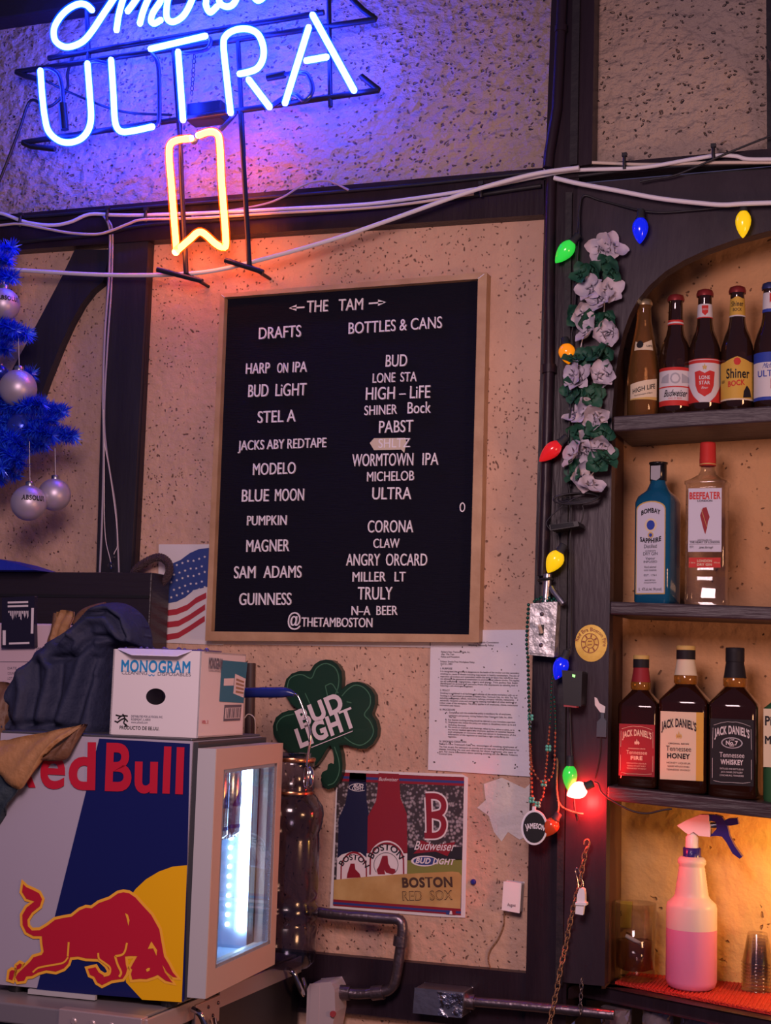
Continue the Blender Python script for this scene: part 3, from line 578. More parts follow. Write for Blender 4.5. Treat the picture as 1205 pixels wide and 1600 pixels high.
# ------------------------------------------------------------------ neon sign
NY = -.13; NF = -.105
mat('neon_core', (.8, .85, 1), .4, emit=(1.2, 3.0, 74), es=1.0)
mat('neon_orange', (1, .7, .3), .4, emit=(26, 5.5, 1.15), es=1.0)
def tint(name, col, emit, es):
    m = bpy.data.materials.new(name); m.use_nodes = True; nt = m.node_tree; nt.nodes.remove(nt.nodes['Principled BSDF']); out = nt.nodes['Material Output']
    tr = nt.nodes.new('ShaderNodeBsdfTransparent'); tr.inputs[0].default_value = (*col, 1); em = nt.nodes.new('ShaderNodeEmission'); em.inputs[0].default_value = (*emit, 1); em.inputs[1].default_value = es
    a = nt.nodes.new('ShaderNodeAddShader'); nt.links.new(tr.outputs[0], a.inputs[0]); nt.links.new(em.outputs[0], a.inputs[1]); nt.links.new(a.outputs[0], out.inputs[0]); M[name] = m
tint('neon_halo', (.75, .85, 1), (.0, .06, 1.3), 1.0); tint('neon_halo_red', (1, .75, .5), (.8, .07, .0), 1.0)  # outer sleeves given their own emission to imitate the halo round the tubes
mat('dark_glass', (.03, .045, .16), .12, coat=.5)
t = thing('neon_sign', 'blue neon beer sign with a script word over big letters and an orange ribbon', 'neon sign', P(310, 425, NF))
k = 1205/610
def npx(pts, y=NY): return [P(a/k, b/k, y) for a, b in pts]
def tubeletter(pts, smooth=True, kind=0, sc=k, ox=0, oy=0):
    q = [P(ox+a/sc, oy+b/sc, NY) for a, b in pts]
    if smooth: q = cr(q, 7)
    o = MB().tube(q, .0070, 12).ball(q[0], .0070, n=8).ball(q[-1], .0070, n=8).build('neon_tube', 'neon_orange' if kind else 'neon_core', t)
    MB().tube(q, .0098, 14, cap=False).build('halo_sleeve', 'neon_halo_red' if kind else 'neon_halo', o)
tubeletter([(125,218),(130,290),(138,360),(150,405),(180,433),(215,440),(250,428),(273,400),(281,360),(277,290),(270,196)])
tubeletter([(343,185),(350,290),(354,365),(362,395),(380,407),(420,402),(470,391)])
tubeletter([(465,151),(634,111)], False); tubeletter([(550,160),(565,370)], False)
tubeletter([(712,348),(700,240),(690,140),(698,110),(725,93),(762,89),(795,104),(812,140),(812,180),(795,210),(768,222),(740,228)])
tubeletter([(768,246),(832,330)], False); tubeletter([(880,318),(953,85)], False); tubeletter([(965,46),(1093,279)], False); tubeletter([(946,187),(1008,176)], False)
for a in ([(240,45),(215,22),(180,18),(135,40),(95,80),(70,130),(75,180),(110,208),(150,208),(200,185),(240,140),(290,65),(340,-10),(385,-90),(405,-130)],
          [(350,135),(362,60),(385,-20),(412,-95),(425,-125)], [(400,50),(430,10),(470,-50),(510,-105),(525,-115)], [(455,105),(470,50),(495,-10),(520,-60),(528,-95)], [(548,90),(520,105),(505,92),(515,55),(545,10),(565,-30),(575,-50)],
          [(580,-62),(584,-70)], [(655,-35),(630,-50),(600,-40),(580,0),(575,75),(600,98),(640,80),(670,40),(700,-30),(730,-110),(745,-165),(735,-180),(722,-160),(715,-100),(712,-40)],
          [(712,-40),(730,-62),(750,-55),(752,0),(752,25),(770,55),(800,30)], [(800,-20),(830,-40),(845,-60),(825,-68),(806,-40),(810,0),(820,20),(850,30),(880,10),(905,-60),(930,-150),(920,-170),(905,-150),(900,-60)],
          [(965,-15),(985,2),(1010,-15),(1015,-55),(990,-70),(965,-50),(965,-15)], [(1060,-185),(1050,-110),(1045,-45),(1065,-30),(1100,-45),(1110,-80),(1090,-98),(1058,-85)]):
    tubeletter(a, True, 0, 2.869, 60, 0)
tubeletter([(590,427),(550,432),(527,445),(522,480),(530,580),(545,775)], True, 1); tubeletter([(612,418),(645,407),(668,412),(678,440),(684,560),(697,740),(688,762),(665,752),(620,716),(585,740),(545,775)], True, 1)
MB().ball(npx([(543,777)])[0], .0085, n=12).build('neon_tube', 'neon_orange', t)
# unlit bends, electrodes
for a in ([(125,218),(150,212),(180,230),(192,275),(195,330)], [(270,196),(300,190),(330,195),(343,185)], [(470,391),(490,380),(492,300),(488,200),(470,165)], [(634,111),(650,125),(640,150),(600,160),(550,165)],
          [(832,330),(900,290),(940,310),(965,280),(955,240),(930,225),(825,235)], [(590,427),(600,440),(612,418)], [(712,350),(725,352),(680,402)]):
    q = cr([P(x/k, y/k, NY+.012) for x, y in a], 5); MB().tube(q, .005, 8).build('unlit_tube', 'dark_glass', t)
MB().tube(npx([(193,320),(200,400)], NY+.012), .0095, 10).build('electrode_cap', 'black', t)
MB().tube(npx([(825,240),(880,230)], NY+.012), .008, 10).build('electrode_cap', 'black', t)
# black frame
for a, b in (((70,440),(1170,278)), ((50,222),(1160,60)), ((150,180),(1000,38))):
    MB().tube(npx([a, b], NF), .0065, 6).build('frame_rail', 'frame_metal', t)
for a, b in (((265,-40),(280,330)), ((536,150),(560,500)), ((735,130),(752,480)), ((1015,-30),(1020,330))):
    MB().tube(npx([a, b], NF), .0055, 6).build('frame_post', 'frame_metal', t)
for a in ([(70,440),(95,452),(170,460)], [(50,222),(80,235),(120,245)], [(1170,278),(1140,255),(1115,235)], [(1160,60),(1120,30),(1085,-5)]):
    MB().tube(npx(a, NF), .0065, 6).build('frame_end', 'frame_metal', t)
for a, f0, f1 in ([(554,380),(562,600),(575,845)], (485,832), (625,868)), ([(742,340),(755,560),(770,820)], (695,803), (813,840)):
    MB().tube(npx(a, NF), .0058, 8).build('support_leg', 'frame_metal', t)
    u0 = P(f0[0]/k, f0[1]/k, NF-.01); u1 = P(f1[0]/k, f1[1]/k, NF+.0)
    MB().tube([u0, u1], .0055, 8).build('support_foot', 'frame_metal', t)
    q = P(a[-1][0]/k, a[-1][1]/k, NF); MB().tube([q, Vector((q.x, -.0, q.z))], .004, 8).build('wall_standoff', 'frame_metal', t)
MB().box(*sorted((npx([(585,0)], NF)[0].x, npx([(690,0)], NF)[0].x)), NF+.01, NF+.055, npx([(640,360)], NF)[0].z, npx([(640,305)], NF)[0].z).build('transformer', 'frame_metal', t, bevel=.003)
mb = MB()
for i in range(9):
    c0 = npx([(600-i*1.0, 175+i*14)], NF-.004)[0]
    q = [c0+Vector((.0032*math.cos(a*math.pi/5)*(1 if i % 2 else .35), .0032*math.cos(a*math.pi/5)*(.35 if i % 2 else 1), .0055*math.sin(a*math.pi/5))) for a in range(10)]
    mb.tube(q, .0010, 5, closed=True)
mb.build('hanging_chain', 'frame_metal', t)
MB().tube(cr(npx([(235,150),(210,220),(205,280),(150,330),(95,310),(60,400),(10,530),(-20,600)], NF+.03), 6), .0035, 8).build('power_cord', 'black', t)
MB().tube(cr(npx([(120,240),(250,300),(380,345),(530,355)], NF+.01), 6), .0028, 6).build('high_tension_wire', 'black', t)
# ------------------------------------------------------------------ cables along the beam
mat('cable_white', (.72, .69, .74), .5); mat('cable_grey', (.34, .30, .36), .5); mat('cable_black', (.015, .014, .018), .5); mat('cable_cream', (.62, .52, .44), .5)
def cable(name, label, pts, y, r, m_, grp=None):
    q = [P(a[0], a[1], a[2] if len(a) > 2 else y) for a in pts]
    o = MB().tube(cr(q, 8), r, 8).build(name, m_, loc=q[0]); tag(o, label, 'cable', grp); return o
cable('sagging_cable', 'thick white cable sagging across the wall below the orange neon ribbon', [(-60,416),(60,424),(150,429),(220,430),(290,428),(345,421),(430,400),(520,374),(600,347),(720,304),(790,283,-.08),(845,270,-.068),(905,262,-.068)], -.09, .0048, 'cable_white')
cable('arch_cable', 'thick white cable hanging from the post across the arched panel', [(866,278),(905,287),(960,297),(1030,310),(1090,317),(1130,320),(1170,318),(1300,314)], -.07, .0048, 'cable_white')
cable('beam_cable', 'white cable running along the beam from the tinsel tree to the right edge', [(-60,322),(0,333),(40,347),(80,352),(110,347),(140,335),(180,336),(230,336),(340,332),(450,326),(560,320),(640,311),(740,296),(800,284),(850,274),(900,266),(1000,262),(1080,249),(1120,243),(1150,244),(1180,249),(1300,246)], -.052, .0042, 'cable_white')
cable('beam_cable', 'cream cable looping under the beam above the knee brace', [(-60,356),(0,352),(30,350),(70,357),(110,364),(150,366),(175,360),(200,350),(225,343),(300,341),(430,333),(560,326),(640,318),(740,303)], -.06, .0032, 'cable_cream')
cable('beam_cable', 'cream cable running above the arched panel along the right beam', [(850,264),(880,257),(920,254),(1000,257),(1060,256),(1130,254),(1300,254)], -.046, .0035, 'cable_cream')
cable('beam_cable', 'thin grey cable humped above the beam behind the neon leg', [(300,338),(400,322),(440,309),(465,294),(490,284),(515,283),(545,297)], -.043, .0024, 'cable_grey')
cable('beam_cable', 'black cable drooping under the left end of the beam', [(-60,366),(20,378),(70,374),(120,370),(160,366),(230,352),(400,340),(620,322),(846,290)], -.045, .0045, 'cable_black')
cable('beam_cable', 'black cable lying along the top of the beam left of the post', [(-60,346),(60,338),(200,326),(400,310),(640,290),(846,268)], -.039, .004, 'cable_black')
cable('beam_cable', 'thin black wire crossing the white cables at upper right', [(1260,190),(1205,212),(1140,238),(1060,272),(1020,280),(1000,284)], -.058, .0022, 'cable_black')
cable('beam_cable', 'black cable lying along the right beam under the white ones', [(905,275),(1000,264),(1100,258),(1300,252)], -.038, .004, 'cable_black')
cable('drop_cable', 'pair of thin mauve wires dropping from the beam down the left post', [(160,335),(169,350),(172,372),(170,440),(164,520),(161,620),(162,700),(160,800),(156,895)], -.04, .0026, 'cable_grey')
cable('drop_cable', 'mauve wire dropping straight down the left post beside its twin', [(163,338),(174,352),(176,380),(174,450),(168,540),(163,640),(166,700),(180,790),(184,850),(186,895)], -.037, .0022, 'cable_grey')
for x, y, l in ((168,334,'left'), (228,336,''), (32,344,''), (752,296,''), (976,252,''), (1115,238,'')):
    w_ = {168:'black zip tie where the wires drop to the left post',228:'black zip tie on the white cable beside the left post',32:'black zip tie on the cables above the tinsel tree',752:'black zip tie on the cables left of the centre post',976:'black zip tie on the cables just right of the centre post',1115:'black zip tie where the black wire crosses the right cables'}[x]
    c0 = P(x, y, -.056); tag(MB().tube([c0+UPV*.012, c0-UPV*.006-Vector((0, .003, 0)), c0-UPV*.016], .0036, 6).box(c0.x-.005, c0.x+.005, c0.y-.004, c0.y+.004, c0.z+.010, c0.z+.017).build('zip_tie', 'cable_black', loc=c0), w_, 'zip tie', 'zip ties on the cables')
# speaker at the upper right edge
t = thing('loudspeaker', 'black loudspeaker cut off by the upper right edge', 'loudspeaker', P(1235, 95, -.06))
MB().prism([P(x, y, -.2) for x, y in [(1198,45),(1207,30),(1290,24),(1290,104),(1210,102),(1199,90)]], .14).build('cabinet', 'black', t, bevel=.008)
MB().prism([P(x, y, -.203) for x, y in [(1212,40),(1280,36),(1280,95),(1212,93)]], .004).build('grille', 'black_gloss', t)
MB().tube([P(1235, 62, -.065), P(1235, 62, -.02)], .012, 8).build('bracket', 'black', t)
# ------------------------------------------------------------------ back counter with the cooler fridge
FYF = -.58                                   # near side of the fridge
XD = P(333, 1300, FYF).x
PIV = Vector((XD, FYF, 0)); TURN = Matrix.Rotation(math.radians(4), 3, 'Z')   # fridge and carton stand turned a little towards the room
def turned(v): return PIV+TURN@(Vector(v)-PIV)
def ysolve(px, x, z):
    lo, hi = -1.0, 0.1
    for i in range(50):
        mid = (lo+hi)/2
        if proj(turned((x, mid, z)))[0] < px: lo = mid
        else: hi = mid
    return lo
def turn(o): o.location = turned(o.location); o.rotation_euler.z += math.radians(4)
FYB = ysolve(437.5, XD, P(333, 1320, FYF).z)                     # plane of the fridge's glass door
ZT = P(300, 1158, FYF).z; ZB = P(290, 1566, FYF).z
ZC = ZB-.012
XC = PZ(470, 1493, ZC).x                     # right end of the counter
flat('counter_metal', (.30, .27, .29), .38, metal=.5); flat('cooler_dark', (.028, .024, .028), .4, metal=.2)
mat('strip_metal', (.50, .40, .40), .35, .5)
t = thing('back_counter', 'metal topped dark bar cooler counter under the energy drink fridge', 'counter', (XC-.7, -.35, 0))
MB().box(XL, XC-.006, -.665, -.03, 0, ZC-.034).build('body', 'cooler_dark', t)
MB().box(XL, XC-.012, -.675, -.028, ZC-.033, ZC).build('worktop', 'counter_metal', t, bevel=.003)
MB().box(XC-.0055, XC, -.40, -.03, ZC-.034, ZC-.002).build('edge_strip', 'strip_metal', t, bevel=.0015)
MB().box(XC-.0055, XC, -.665, -.46, ZC-.034, ZC-.002).build('edge_strip', 'strip_metal', t, bevel=.0015)
MB().box(XC-.005, XC+.003, -.50, -.405, ZC-.055, ZC-.010).build('hinge_plate', 'strip_metal', t, bevel=.002)
mb = MB()
for i in range(5): mb.ball((XC+.003, -.49+i*.019, ZC-.022-(i % 2)*.018), .0035, n=8)
mb.build('rivet', 'steel_dark', t)
for oy in (-.50, -.10):
    q = [Vector((XC+.006, oy-.02, ZC-.012)), Vector((XC+.022, oy-.02, ZC-.02)), Vector((XC+.03, oy-.005, ZC-.05)), Vector((XC+.028, oy+.02, ZC-.066)), Vector((XC+.02, oy+.045, ZC-.06)), Vector((XC+.008, oy+.06, ZC-.045))]
    MB().tube(cr(q, 5), .0055, 8).build('latch', 'chrome', t)
mb = MB().box(XC-.16, XC-.004, -.6765, -.655, ZC-.036, ZC+.0015)
for i in range(4): mb.lathe([(.006, 0), (.004, .002)], (XC-.13+i*.035, -.6765, ZC-.016), 10, 0, ax=(0, -1, 0))
mb.build('corner_bracket', 'strip_metal', t, bevel=.002)
# ---- fridge
flat('fr_blue', (.006, .010, .095), .28, coat=.3); flat('fr_white', (.38, .35, .43), .3, coat=.3); flat('fr_red', (.46, .012, .035), .35); flat('fr_yellow', (.78, .42, .003), .35); flat('fr_outline', (.85, .43, .04), .4)
flat('fr_frame', (.52, .40, .34), .35); flat('fr_grey', (.42, .42, .44), .45); flat('fr_in', (.50, .66, .90), .35); flat('gasket', (.04, .04, .045), .6); flat('fr_top', (.06, .06, .07), .4)
XF0 = P(-3, 1450, FYF).x
t = thing('drinks_fridge', 'small counter fridge with a charging bull printed on its side and a lit glass door', 'fridge', ((XF0+XD)/2, -.38, ZC))
XB = P(296, 1300, FYF).x                     # where the cabinet ends and the door begins
mb = MB()                                    # cabinet as an open shell
for b_ in ((XF0, XB, FYF, FYF+.03, ZB, ZT), (XF0, XB, FYB-.03, FYB, ZB, ZT), (XF0, XF0+.03, FYF+.03, FYB-.03, ZB, ZT), (XF0+.03, XB, FYF+.03, FYB-.03, ZB, ZB+.035), (XF0+.03, XB, FYF+.03, FYB-.03, ZT-.03, ZT)): mb.box(*b_)
mb.build('cabinet', 'fr_white', t)
mb = MB()
x0, x1, y0, y1, z0, z1 = XF0+.16, XB-.001, FYF+.031, FYB-.031, ZB+.036, ZT-.031
for b_ in ((x0, x1, y0, y0+.003, z0, z1), (x0, x1, y1-.003, y1, z0, z1), (x0, x0+.003, y0, y1, z0, z1), (x0, x1, y0, y1, z0, z0+.003), (x0, x1, y0, y1, z1-.003, z1)): mb.box(*b_)
mb.build('inner_liner', 'fr_in', t)
MB().box(XF0, XB-.002, FYF+.002, FYB, ZT, ZT+.004).build('lid', 'fr_top', t, bevel=.002)
mb = MB()
for a_, b_, c_ in ((XB, XB+.006, .004), (XB+.006, XB+.010, .001)):
    ga, gb, gc, gd = FYF+c_, FYB, ZB+.004, ZT-.002
    for q_ in ((ga, ga+.032, gc, gd), (gb-.032, gb, gc, gd), (ga+.032, gb-.032, gc, gc+.036), (ga+.032, gb-.032, gd-.032, gd)): mb.box(a_, b_, *q_)
mb.build('gasket', 'gasket', t)
# door: frame of four bars, window pane
zt = P(333, 1170, FYF).z; zb = P(323, 1561, FYF).z
wt = PX(349, 1203, XD).z; wb = PX(336, 1515, XD).z
wy0 = ysolve(345, XD, P(333, 1320, FYF).z); wy1 = ysolve(429.5, XD, P(333, 1320, FYF).z)
d0 = XB+.011
mb = MB()
for b_ in ((d0, XD, FYF, wy0, zb, zt), (d0, XD, wy1, FYB, zb, zt), (d0, XD, wy0, wy1, wt, zt), (d0, XD, wy0, wy1, zb, wb)): mb.box(*b_)
dr = mb.build('door', 'fr_frame', t)
MB().box(d0, XD-.0008, FYF-.0012, FYF-.0002, zb, zt).build('door_edge', 'fr_grey', dr)
clear('pane', (.96, .98, 1), .03, .04)
MB().box(XD-.006, XD-.003, wy0-.002, wy1+.002, wb-.002, wt+.002).build('glass_pane', 'pane', dr)
mb = MB(); e_ = .006
for b_ in ((XD-.012, XD-.0005, wy0, wy0+e_, wb, wt), (XD-.012, XD-.0005, wy1-e_*2.2, wy1, wb, wt), (XD-.012, XD-.0005, wy0, wy1, wb, wb+e_), (XD-.012, XD-.0005, wy0, wy1, wt-e_, wt)): mb.box(*b_)
mat('seal', (.45, .52, .62), .45, bump=(500, 1)); mb.build('window_seal', 'seal', dr)
mat('led', (1, 1, 1), .4, emit=(.50, .74, 1), es=30.0); mat('led_dot', (1, 1, 1), .4, emit=(.55, .78, 1), es=12)
lx = XB-.012
MB().box(XB-.018, XB-.004, y1-.010, y1-.0035, wb+.02, wt-.006).build('led_strip', 'led', t)
mb = MB()
for i in range(17): mb.ball((XB-.040, y1-.006, wb+.03+i*(wt-wb-.05)/16), .0042, n=8)
mb.build('led_strip', 'led_dot', t)
zs = wb+(wt-wb)*.60
mb = MB().box(x0+.004, XB-.02, y0+.004, y1-.004, zs-.003, zs)
for i in range(16): mb.box(XB-.022, XB-.018, y0+.006+i*(y1-y0-.012)/16, y0+.006+(i+.6)*(y1-y0-.012)/16, zs-.004, zs+.006)
mb.build('wire_shelf', 'fr_in', t)
for fx in (XF0+.05, XB-.03):
    for fy in (FYF+.02, FYB-.03): MB().lathe([(.014, 0), (.016, .012)], (fx, fy, ZC), 14).build('foot', 'black', t)
# cans inside
mat('can_silver', (.62, .66, .74), .22, .9); mat('can_blue', (.01, .03, .32), .25, .7)
def can(x, y, z, label):
    c_ = thing('drink_can', label, 'can', (x, y, z), 'cans in the fridge')
    r, h = .0265, .135
    MB().lathe([(r-.006, 0), (r, .006), (r, h-.012), (r-.005, h), (r-.006, h-.002)], (x, y, z), 22).build('body', 'can_silver', c_)
    mb = MB(); q = .0004
    for a0 in (0, math.pi):
        vs = []; fs = []
        for i in range(9):
            a = a0-1.6+3.2*i/8*.5+.8; f_ = i/8
            vs += [Vector((x+(r+q)*math.cos(a), y+(r+q)*math.sin(a), z+h*.40)), Vector((x+(r+q)*math.cos(a), y+(r+q)*math.sin(a), z+h*(.42+.47*f_)))]
        mb.add(vs, [(2*i, 2*i+2, 2*i+3, 2*i+1) for i in range(8)], 0, True)
    mb.lathe([(r+q, h*.10), (r+q, h*.15)], (x, y, z), 22); mb.build('printed_band', 'can_blue', c_); turn(c_)
can(XB-.035, FYB-.20, zs, 'blue and silver slim can on the fridge shelf, nearest the camera')
can(XB-.035, FYB-.137, zs, 'blue and silver slim can on the fridge shelf, behind the nearest can')
can(XB-.035, FYB-.074, zs, 'blue and silver slim can on the fridge shelf, closest to the light strip')
# printed side panel of the fridge: diagonal blue field, sun, bull, words
Y = FYF
Pwall = P
def P(px, py, y=0.0):                        # same as above for a plane parallel to the turned fridge side
    d = ray(px, py); n_ = TURN@Vector((0, 1, 0)); q_ = CAM+d*((turned((XD, y, 0))-CAM).dot(n_)/d.dot(n_)); return PIV+TURN.transposed()@(q_-PIV)
q1, q2, q3, q4, q5, q6 = [Y-.0006*i for i in range(1, 7)]
mb = MB().poly([P(x, y, q1) for x, y in [(155,1154),(297,1162),(288,1565),(57,1547)]], 0)
mb.poly([P(x, y, q2) for x, y in [(292.5,1352),(270,1354),(248,1362),(228,1374),(212,1389),(203,1402),(190,1440),(190,1480),(197,1535),(222,1562),(284,1566)]], 1)
B = lambda pts, y: Pz(pts, 0, 1360, 4.0167, y)
bull = [(145,85),(165,105),(210,125),(245,143),(264,180),(250,225),(200,265),(172,310),(175,350),(200,377),(250,375),(300,345),(345,310),(400,298),(450,290),(500,250),(540,234),(575,238),(620,205),(690,180),(740,145),(775,137),(810,143),(850,170),(890,215),(950,280),(1000,370),(1012,440),(1030,540),(1060,590),(1085,640),(1113,673),(1085,668),(1050,640),(1018,590),(1035,640),(1060,672),(1084,705),(1040,692),(990,655),(970,665),(920,682),(880,680),(830,685),(822,650),(830,622),(820,612),(840,575),(862,538),(820,537),(785,540),(790,590),(798,620),(790,650),(770,680),(700,690),(640,720),(610,702),(592,667),(565,655),(552,618),(600,607),(620,640),(655,662),(682,655),(688,630),(670,598),(640,570),(620,555),(540,552),(490,540),(440,545),(428,585),(400,615),(350,635),(290,626),(240,640),(200,662),(165,665),(152,692),(112,697),(98,672),(110,648),(150,610),(190,572),(210,545),(262,530),(274,510),(266,460),(262,412),(210,412),(165,388),(142,342),(140,280),(168,232),(216,195),(165,178),(138,135)]
hoofs = [[(60,636),(75,625),(92,628),(86,660),(78,690),(54,682)], [(104,600),(125,583),(138,590),(130,612),(104,625)]]
for h_ in [bull]+hoofs: mb.stroke(B(h_, q3), .0095, 2, closed=True)
for h_ in [bull]+hoofs: mb.poly(B(h_, q4), 3)
for h_ in ([(785,268),(803,278),(813,312),(806,348),(797,308)], [(928,492),(950,446),(986,500),(982,536),(962,490)], [(916,622),(928,612),(942,612),(938,630),(922,636)]): mb.poly(B(h_, q5), 2)
for h_, w_ in (([(431,450),(428,500),(425,540)], .0035), ([(428,545),(395,580),(310,597),(240,612),(205,640)], .003), ([(797,455),(785,505),(765,530),(722,538)], .0035), ([(722,538),(738,590),(760,640),(748,668)], .004), ([(616,518),(622,555),(655,580),(690,610),(686,650),(650,662)], .0035)):
    mb.stroke(cr(B(h_, q5), 5), w_, 2)
u_ = dict(bold=.028)
mb.tpx('d', 107, 1231.5, 149, 1232, 62, q3, 3, **u_); mb.tpx('R', 16, 1227, 56, 1229, 62, q3, 3, bold=.02); mb.tpx('e', 62, 1229, 101, 1231, 62, q3, 3, bold=.02)
mb.tpx('B', 164, 1233, 205, 1234.5, 63, q3, 3, **u_); mb.tpx('u', 210, 1236, 246, 1237, 60, q3, 3, **u_); mb.tpx('l', 254, 1237, 265.5, 1237.5, 62, q3, 3, **u_); mb.tpx('l', 274, 1238, 286, 1238.5, 62, q3, 3, **u_)
mb.build('printed_panel', ['fr_blue', 'fr_yellow', 'fr_outline', 'fr_red'], t)
MB().box(P(45, 1555, Y).x, P(150, 1560, Y).x, Y-.004, Y+.004, ZB-.010, ZB-.002).build('bottom_rail', 'fr_grey', t)
P = Pwall
ZLID = ZT+.004
turn(t)
# ------------------------------------------------------------------ carton on the fridge
BY0 = -.555
flat('card_white', (.66, .62, .64), .65); flat('card_brown', (.30, .20, .13), .8); flat('teal', (.015, .16, .26), .55); flat('print_blue', (.01, .22, .50), .55); flat('print_grey', (.10, .10, .14), .6); flat('hole', (.01, .01, .012), .9)
bx0 = P(178.5, 1151, BY0).x; bx1 = P(312, 1154, BY0).x; BY1 = ysolve(382, bx1, P(312, 1085, BY0).z); bz1 = P(250, 1016, BY0).z; bz0 = ZLID+.0006
t = thing('cleaning_carton', 'white carton of cleaning disposables with a round hand hole, on the fridge', 'carton', ((bx0+bx1)/2, (BY0+BY1)/2, bz0))
hc = P(248.5, 1088.5, BY0); n = 32; ri = []; ro = []
for i in range(n):
    a = 2*math.pi*i/n; c_, s_ = math.cos(a), math.sin(a); ri.append(Vector((hc.x+.0185*c_, BY0, hc.z+.0142*s_)))
    tt = min(((bx1-hc.x)/c_ if c_ > 0 else (bx0-hc.x)/c_) if abs(c_) > 1e-6 else 9, ((bz1-hc.z)/s_ if s_ > 0 else (bz0-hc.z)/s_) if abs(s_) > 1e-6 else 9)
    ro.append(Vector((hc.x+c_*tt, BY0, hc.z+s_*tt)))
for cx_, cz_ in ((bx0, bz0), (bx1, bz0), (bx0, bz1), (bx1, bz1)):
    i = min(range(n), key=lambda k_: (ro[k_]-Vector((cx_, BY0, cz_))).length); ro[i] = Vector((cx_, BY0, cz_))
mb = MB().add(ro+ri, [(i, (i+1) % n, n+(i+1) % n, n+i) for i in range(n)])
mb.box(bx0, bx0+.003, BY0, BY1, bz0, bz1).box(bx1-.003, bx1, BY0, BY1, bz0, bz1).box(bx0, bx1, BY1-.003, BY1, bz0, bz1).box(bx0, bx1, BY0+.0005, BY1, bz0, bz0+.003).box(bx0, bx1, BY0+.012, BY1, bz1-.003, bz1)
mb.build('carton_body', 'card_white', t)
fl0, fl1 = P(192, 1012, BY0), P(303, 1014, BY0); g0, g1 = P(211, 1024, BY0-.018), P(279, 1026, BY0-.018)
mb = MB().hexa([g0, g1, Vector((fl1.x, BY0-.001, bz1-.0005)), Vector((fl0.x, BY0-.001, bz1-.0005))], [p+Vector((0, .002, .002)) for p in (g0, g1, Vector((fl1.x, BY0-.001, bz1-.0005)), Vector((fl0.x, BY0-.001, bz1-.0005)))])
mb.build('front_flap', 'card_white', t)
mb = MB()
for i in range(14):
    x = bx0+.006+i*(bx1-bx0-.012)/13; mb.ball((x, BY0+.04+random.uniform(-.02, .03), bz1+.0015), random.uniform(.003, .006), 0, 8)
mat('film', (.08, .06, .20), .2, coat=.5); mb.box(bx0+.004, bx1-.004, BY0+.015, BY0+.1, bz1, bz1+.003); mb.build('plastic_film', 'film', t)
L7 = lambda x, y: (x/2.869, 840+y/2.869)
mb = MB().tpx('MONOGRAM', *L7(564, 600), *L7(862, 607), 44/2.869, BY0, 0, bold=.03)
mb.tpx('CLEANING', *L7(567, 613), *L7(676, 616), 14/2.869, BY0, 1); mb.tpx('DISPOSABLES', *L7(722, 619), *L7(865, 622), 14/2.869, BY0, 1)
mb.stroke(cr([P(*L7(x, y), BY0-.0006) for x, y in [(680,614),(688,620),(695,614),(703,620),(708,615)]], 4), .0012, 0)
mb.build('brand_print', ['print_blue', 'print_grey'], t); mb = MB()
mb.tpx('DISTRIBUTED FOR US FOODS, INC.', *L7(607, 805), *L7(744, 809), 8/2.869, BY0, 1, bold=.02); mb.tpx('ROSEMONT, IL 60018', *L7(607, 819), *L7(690, 821), 8/2.869, BY0, 1, bold=.02); mb.tpx('www.usfoods.com', *L7(607, 832), *L7(678, 834), 10/2.869, BY0, 1)
mb.tpx('PRODUCTO DE EE.UU.', *L7(557, 858), *L7(728, 864), 13/2.869, BY0, 2, bold=.02)
for a in ([(540,795),(560,800),(575,798),(592,800)], [(545,830),(565,815),(580,812),(592,825)], [(570,790),(580,812),(575,830),(590,845)], [(535,822),(550,828)], [(562,800),(550,812)], [(585,835),(578,850)]): mb.stroke(cr([P(*L7(x, y), BY0-.0006) for x, y in a], 4), .0026, 2)
mb.build('address_print', ['print_blue', 'print_grey', 'hole'], t)
# right side print
def S(x, y):
    f_ = (x-905)/(1096-905); tp, bt = 515-3*f_, 903-35*f_; g_ = (bt-y)/(bt-tp); return Vector((bx1+.0006, BY0+(BY1-BY0)*f_, bz0+(bz1-bz0)*g_))
def stext(mb, s_, x0, y0, x1, y1, cap, m_, **k_):
    a, b_ = S(x0, y0), S(x1, y1); d = (b_-a).normalized(); v = Vector((0, -d.z, d.y)); h = cap/2.869/ppm(*L7(x0, y0), -.45)
    mb.text(s_, lambda X, Y_, Z: a+d*X+v*Y_+Vector((.0004, 0, 0)), (b_-a).length, h, m_, **k_)
mb = MB().poly([S(*q) for q in [(988,547),(1103,547),(1092,728),(985,733)]], 0)
mb.poly([S(*q)+Vector((.0003, 0, 0)) for q in [(1048,602),(1097,620),(1090,704),(1043,690)]], 1); mb.poly([S(*q)+Vector((.0003, 0, 0)) for q in [(1000,628),(1045,622),(1043,655),(1000,660)]], 1)
mb.poly([S(*q) for q in [(1008,745),(1084,735),(1080,806),(1006,818)]], 2); mb.poly([S(*q)+Vector((.0003, 0, 0)) for q in [(1012,757),(1081,748),(1078,796),(1010,806)]], 1)
for i in range(11): mb.poly([S(*q)+Vector((.0006, 0, 0)) for q in [(1016+i*6,758-i*.8),(1018.5+i*6+(i % 3),758-i*.8),(1016.5+i*6+(i % 3),802-i*.9),(1014+i*6,803-i*.9)]], 2)
for i in range(4): mb.poly([S(*q)+Vector((.0006, 0, 0)) for q in [(1054,622+i*18),(1090,632+i*16),(1089,640+i*16),(1053,632+i*18)]], 3)
stext(mb, 'MONOGRAM', 934, 588, 990, 588, 40, 2, bold=.04); stext(mb, 'CLEANING DISPOSABLES', 934, 603, 986, 602, 8, 2); stext(mb, 'VOL. 2', 916, 838, 942, 834, 12, 4, bold=.02)
